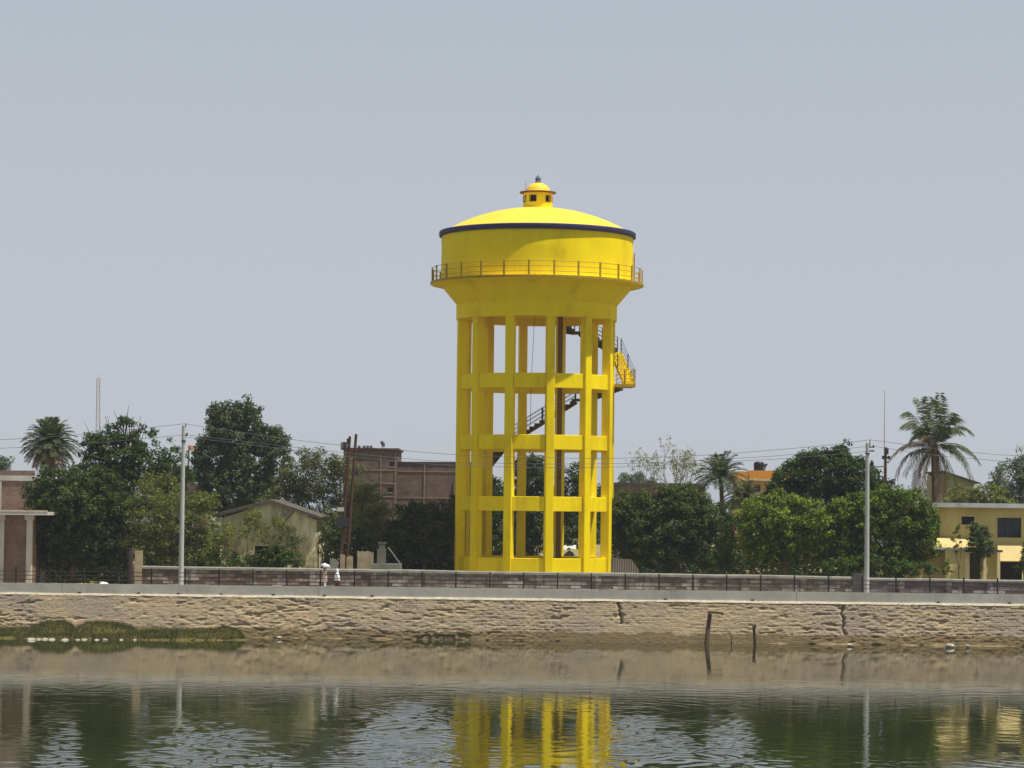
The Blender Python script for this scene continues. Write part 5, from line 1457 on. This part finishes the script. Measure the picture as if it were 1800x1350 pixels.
# coconut palm
Yc = 188
pr_, c = palm('coconut_palm', 'tall coconut palm with drooping brown fronds above the yellow house', Yc, 1641, (1642, 790), 0.28)
def pw(px, py, dy=0): return P(px, py, Yc + dy)
for (ctl, tip, dy, mt, ll) in (((1655, 730), (1652, 690), 0, 'lf_palm', .55), ((1630, 720), (1612, 700), .6, 'lf_palm', .75), ((1608, 728), (1587, 748), -.6, 'lf_palm', .85), ((1640, 715), (1632, 697), -.8, 'lf_palm', .8),
                               ((1604, 718), (1593, 724), 1, 'lf_palm', .8), ((1676, 712), (1682, 742), -.6, 'lf_palm', .85), ((1680, 725), (1710, 762), .3, 'lf_palm', .7), ((1600, 758), (1564, 806), 0, 'lf_dead', .85),
                               ((1585, 780), (1576, 840), .8, 'lf_palm', .7), ((1692, 764), (1722, 812), 0, 'lf_palm', .85), ((1695, 780), (1710, 850), .6, 'lf_palm', .8), ((1612, 800), (1603, 870), -.5, 'lf_dead', .7),
                               ((1668, 800), (1664, 880), -.4, 'lf_dead', .6), ((1625, 800), (1622, 885), .3, 'lf_dead', .6), ((1650, 810), (1648, 885), -.8, 'lf_dead', .6), ((1625, 750), (1618, 775), -1.2, 'lf_dead', .6),
                               ((1665, 735), (1690, 760), -1.2, 'lf_palm', .8), ((1645, 730), (1630, 745), -1.4, 'lf_palm', .8), ((1655, 735), (1665, 755), 1.4, 'lf_palm', .8), ((1632, 735), (1606, 760), 1.2, 'lf_palm', .7), ((1648, 712), (1645, 705), .9, 'lf_palm', .8), ((1662, 722), (1676, 725), -1.1, 'lf_palm', .8), ((1622, 742), (1600, 775), .4, 'lf_palm', .8), ((1612, 775), (1590, 835), -1, 'lf_palm', .8), ((1680, 772), (1700, 815), -1, 'lf_palm', .8), ((1607, 790), (1612, 868), 1.2, 'lf_dead', .8), ((1615, 800), (1608, 885), .2, 'lf_palm', .8), ((1622, 800), (1616, 888), -1, 'lf_dead', .8), ((1662, 805), (1660, 880), .8, 'lf_dead', .7), ((1672, 800), (1676, 860), -1, 'lf_palm', .7)):
    p0 = c + Vector((0, 0, random.uniform(-.1, .25)))
    frond('frond', p0, pw(*ctl, dy * .6), pw(*tip, dy * 1.4), mt, pr_, ll * 1.05, 60, 0.7, 0.034)
leaves('crown_base', np.array([tuple(c + Vector((random.uniform(-.3, .3), random.uniform(-.3, .3), random.uniform(-.5, .3)))) for _ in range(14)]), 20, 0.25, 0.2, M['lf_dead'], pr_)
place(pr_)
# date palms: a ball of stiff feather leaves
def date_palm(name, label, Y, base_px, crown, rad_px, nf, trunk_r, low=-0.75, mt='lf_palm', hi=1.0, ll=.32):
    r, c = palm(name, label, Y, base_px, crown, trunk_r)
    Rm = rad_px * Y / F
    for i in range(nf):
        el = math.asin(low + (hi - low) * (i + 0.5) / nf); az = i * 2.39996 + 0.3
        d = Vector((math.cos(el) * math.cos(az), math.cos(el) * math.sin(az), math.sin(el)))
        L = Rm * random.uniform(0.9, 1.08)
        p1 = c + d * L * 0.6 + Vector((0, 0, 0.14 * L)); p2 = c + d * L * (1 - 0.12 * max(0, -d.z)) + Vector((0, 0, -0.12 * L - 0.14 * L * (1 - abs(d.z))))
        frond('frond', c, p1, p2, mt if el > -0.5 else 'lf_dead', r, ll, 34, 0.15, 0.034, 0.025)
    place(r)
    return r
date_palm('date_palm', 'round headed date palm behind the dark tree at left', 184, 88, (88, 779), 53, 96, 0.26, -0.97, ll=.46)
date_palm('young_date_palm', 'dark date palm with upright fronds beside the half bare tree', 193, 1268, (1266, 838), 50, 44, 0.16, -0.5, 'lf_palm', 1.0, .5)
date_palm('small_palm', 'low greyish palm between the date palm and the orange house', 200, 1306, (1306, 872), 34, 40, 0.14, -0.8, 'lf_palm', 0.9, .45)

# ------------------------------------------------------------------ people
def skin_mesh(name, verts, edges, rad, mat, parent, root=0, sub=2):
    me = bpy.data.meshes.new(name); me.from_pydata(verts, edges, []); me.update(); me.materials.append(mat)
    o = link(bpy.data.objects.new(name, me), parent)
    o.modifiers.new('skin', 'SKIN')
    sl = me.skin_vertices[0].data
    for i, r_ in enumerate(rad):
        sl[i].radius = (r_, r_) if not isinstance(r_, tuple) else r_
        sl[i].use_root = (i == root)
    s = o.modifiers.new('sub', 'SUBSURF'); s.levels = sub; s.render_levels = sub
    for md in o.modifiers:
        if md.type == 'SKIN': md.use_smooth_shade = True
    return o


def person(px, label, H, raised, top_mat, low_mat, head_cloth, facing):
    Yq = 161.9
    b = P(px, 1030, Yq); b.z = 2.58
    r = thing('person', label, 'person', b)
    s = H / 1.75
    def v(x, y, z): return (x * s, y * s, z * s)
    vs = [v(0, 0, .95), v(0, 0, 1.15), v(0, 0, 1.36), v(0, 0, 1.47), v(0, -.01, 1.55), v(0, -.01, 1.65), v(0, -.01, 1.72)]
    rad = [.135, .12, .14, .06, .075, .095, .06]
    ed = [(0, 1), (1, 2), (2, 3), (3, 4), (4, 5), (5, 6)]
    def add(p, r_, par):
        vs.append(v(*p)); rad.append(r_); ed.append((par, len(vs) - 1)); return len(vs) - 1
    for sx in (-1, 1):
        hp_ = add((sx * .10, 0, .86), .09, 0)
        kn = add((sx * .11, -.05 * sx, .50), .062, hp_); an_ = add((sx * .11, .10 * sx, .09), .042, kn)
        add((sx * .12, .10 * sx - .14, .04), .036, an_)
        sh = add((sx * .18, 0, 1.38), .062, 2)
        if raised and sx == 1:
            el = add((sx * .30, -.05, 1.55), .042, sh); wr = add((sx * .18, -.04, 1.74), .028, el)
            hd = add((sx * .13, -.04, 1.79), .032, wr); fd = (-.6, .0, .8)
        else:
            el = add((sx * .24, .03, 1.11), .042, sh); wr = add((sx * .25, -.06, .87), .028, el)
            hd = add((sx * .25, -.07, .81), .034, wr); fd = (0, -.25, -1)
        hx, hy, hz = [q / s for q in vs[hd]]
        for k, ln in enumerate((.075, .085, .08, .065)):
            oy = (k - 1.5) * .018
            f1 = add((hx + fd[0] * ln * .5, hy + fd[1] * ln * .5 + oy, hz + fd[2] * ln * .5), .009, hd)
            add((hx + fd[0] * ln, hy + fd[1] * ln + oy - .012, hz + fd[2] * ln), .007, f1)
        add((hx - sx * .03, hy - .04, hz + fd[2] * .03), .010, hd)
    rad = [q * s for q in rad]
    body = skin_mesh('body', vs, ed, rad, M['skin'], r)
    # shirt and trousers follow the same skeleton, a little fuller
    sv = [v(0, 0, .84), v(0, 0, 1.0), v(0, 0, 1.18), v(0, 0, 1.37), v(0, 0, 1.46)]; sr_ = [.19, .165, .15, .165, .085]; se = [(0, 1), (1, 2), (2, 3), (3, 4)]
    for sx in (-1, 1):
        sv.append(v(sx * .18, 0, 1.385)); sr_.append(.078); se.append((3, len(sv) - 1))
        e_ = (sx * .30, -.05, 1.55) if (raised and sx == 1) else (sx * .24, .03, 1.12)
        sv.append(v(*e_)); sr_.append(.06); se.append((len(sv) - 2, len(sv) - 1))
    skin_mesh('shirt', sv, se, [q * s for q in sr_], M[top_mat], r)
    tv = [v(0, 0, .93)]; tr_ = [.15]; te = []
    for sx in (-1, 1):
        for p_, q_ in (((sx * .10, 0, .84), .105), ((sx * .11, -.05 * sx, .50), .085), ((sx * .11, .08 * sx, .14), .07)):
            tv.append(v(*p_)); tr_.append(q_); te.append((0 if p_[2] > .8 else len(tv) - 2, len(tv) - 1))
    skin_mesh('trousers', tv, te, [q * s for q in tr_], M[low_mat], r)
    fm = MB()
    for sx in (-1, 1): fm.lathe([(0.001, 0), (.011, .004), (.001, .012)], 8, (sx * .034, -.105))
    fm.v = [(a * s, b_ * s, (c_ + 1.645) * s) for a, b_, c_ in fm.v]; fm.build('eyes', M['hair'], body)
    nm = MB(); nm.obox((0, -.112 * s, 1.615 * s), (0.012 * s, 0, 0), (0, .018 * s, 0), (0, 0, .024 * s)); nm.build('nose', M['skin'], body)
    nm = MB(); nm.obox((0, -.098 * s, 1.575 * s), (0.025 * s, 0, 0), (0, .006 * s, 0), (0, 0, .005 * s)); nm.build('mouth', M['maroon'], body)
    hm = MB(); hm.lathe([(.085, 1.63), (.108, 1.67), (.102, 1.73), (.07, 1.765), (.001, 1.78)], 14, (0, .015)); hm.v = [(a * s, b_ * s, c_ * s) for a, b_, c_ in hm.v]
    hm.build('hair', M['hair'], r, True)
    if head_cloth == 'bundle':
        m = MB(); N_ = 16; q = []
        for j in range(9):
            ph = math.pi * j / 8
            for k in range(N_):
                a = 2 * math.pi * k / N_; w_ = 1 + .14 * math.sin(3 * a + j * 1.3)
                q.append((.28 * math.sin(ph) * math.cos(a) * w_ + .03, .20 * math.sin(ph) * math.sin(a) * w_, (1.88 + .15 * math.cos(ph) * w_ - .04 * math.cos(a)) * s))
        m.add(q, [(j * N_ + k, j * N_ + (k + 1) % N_, (j + 1) * N_ + (k + 1) % N_, (j + 1) * N_ + k) for j in range(8) for k in range(N_)])
        o = m.build('cloth_bundle', M['white'], None, True); o.location = b
        props(o, 'white cloth bundle carried on the head of the left walker', 'bundle')
    if head_cloth == 'scarf':
        m = MB(); m.lathe([(.27, .95), (.26, 1.1), (.22, 1.32), (.14, 1.46), (.125, 1.55), (.13, 1.65), (.125, 1.73), (.08, 1.79), (.001, 1.80)], 18, (0, .02))
        m.v = [(a * s, (b_ * .8 + (.0)) * s, c_ * s) for a, b_, c_ in m.v]; m.build('shawl', M['white'], r, True)
    r.rotation_euler = (0, 0, facing)
    return r
person(571, 'person in salmon shirt and pale trousers under a white head load', 1.50, True, 'salmon', 'paleblue', 'bundle', R(-70))
person(592, 'person wrapped in a long white shawl over a maroon skirt', 1.42, False, 'white', 'maroon', 'scarf', R(-75))

# ------------------------------------------------------------------ haze: one even box of air round everything
hz = NT('even_pale_haze')
hz.t.nodes.remove(hz.b)
pv = hz.n('VolumePrincipled')
pv.inputs['Color'].default_value = (0.80, 0.84, 0.92, 1)
pv.inputs['Density'].default_value = 0.0002
pv.inputs['Anisotropy'].default_value = 0.2
hz.l(pv.outputs[0], hz.out.inputs['Volume'])
props(MB().box(-4100, 4100, -95, 6100, -1.8, 31.0).build('haze', hz.m), 'thin pale haze in the air', 'haze', kind='stuff')
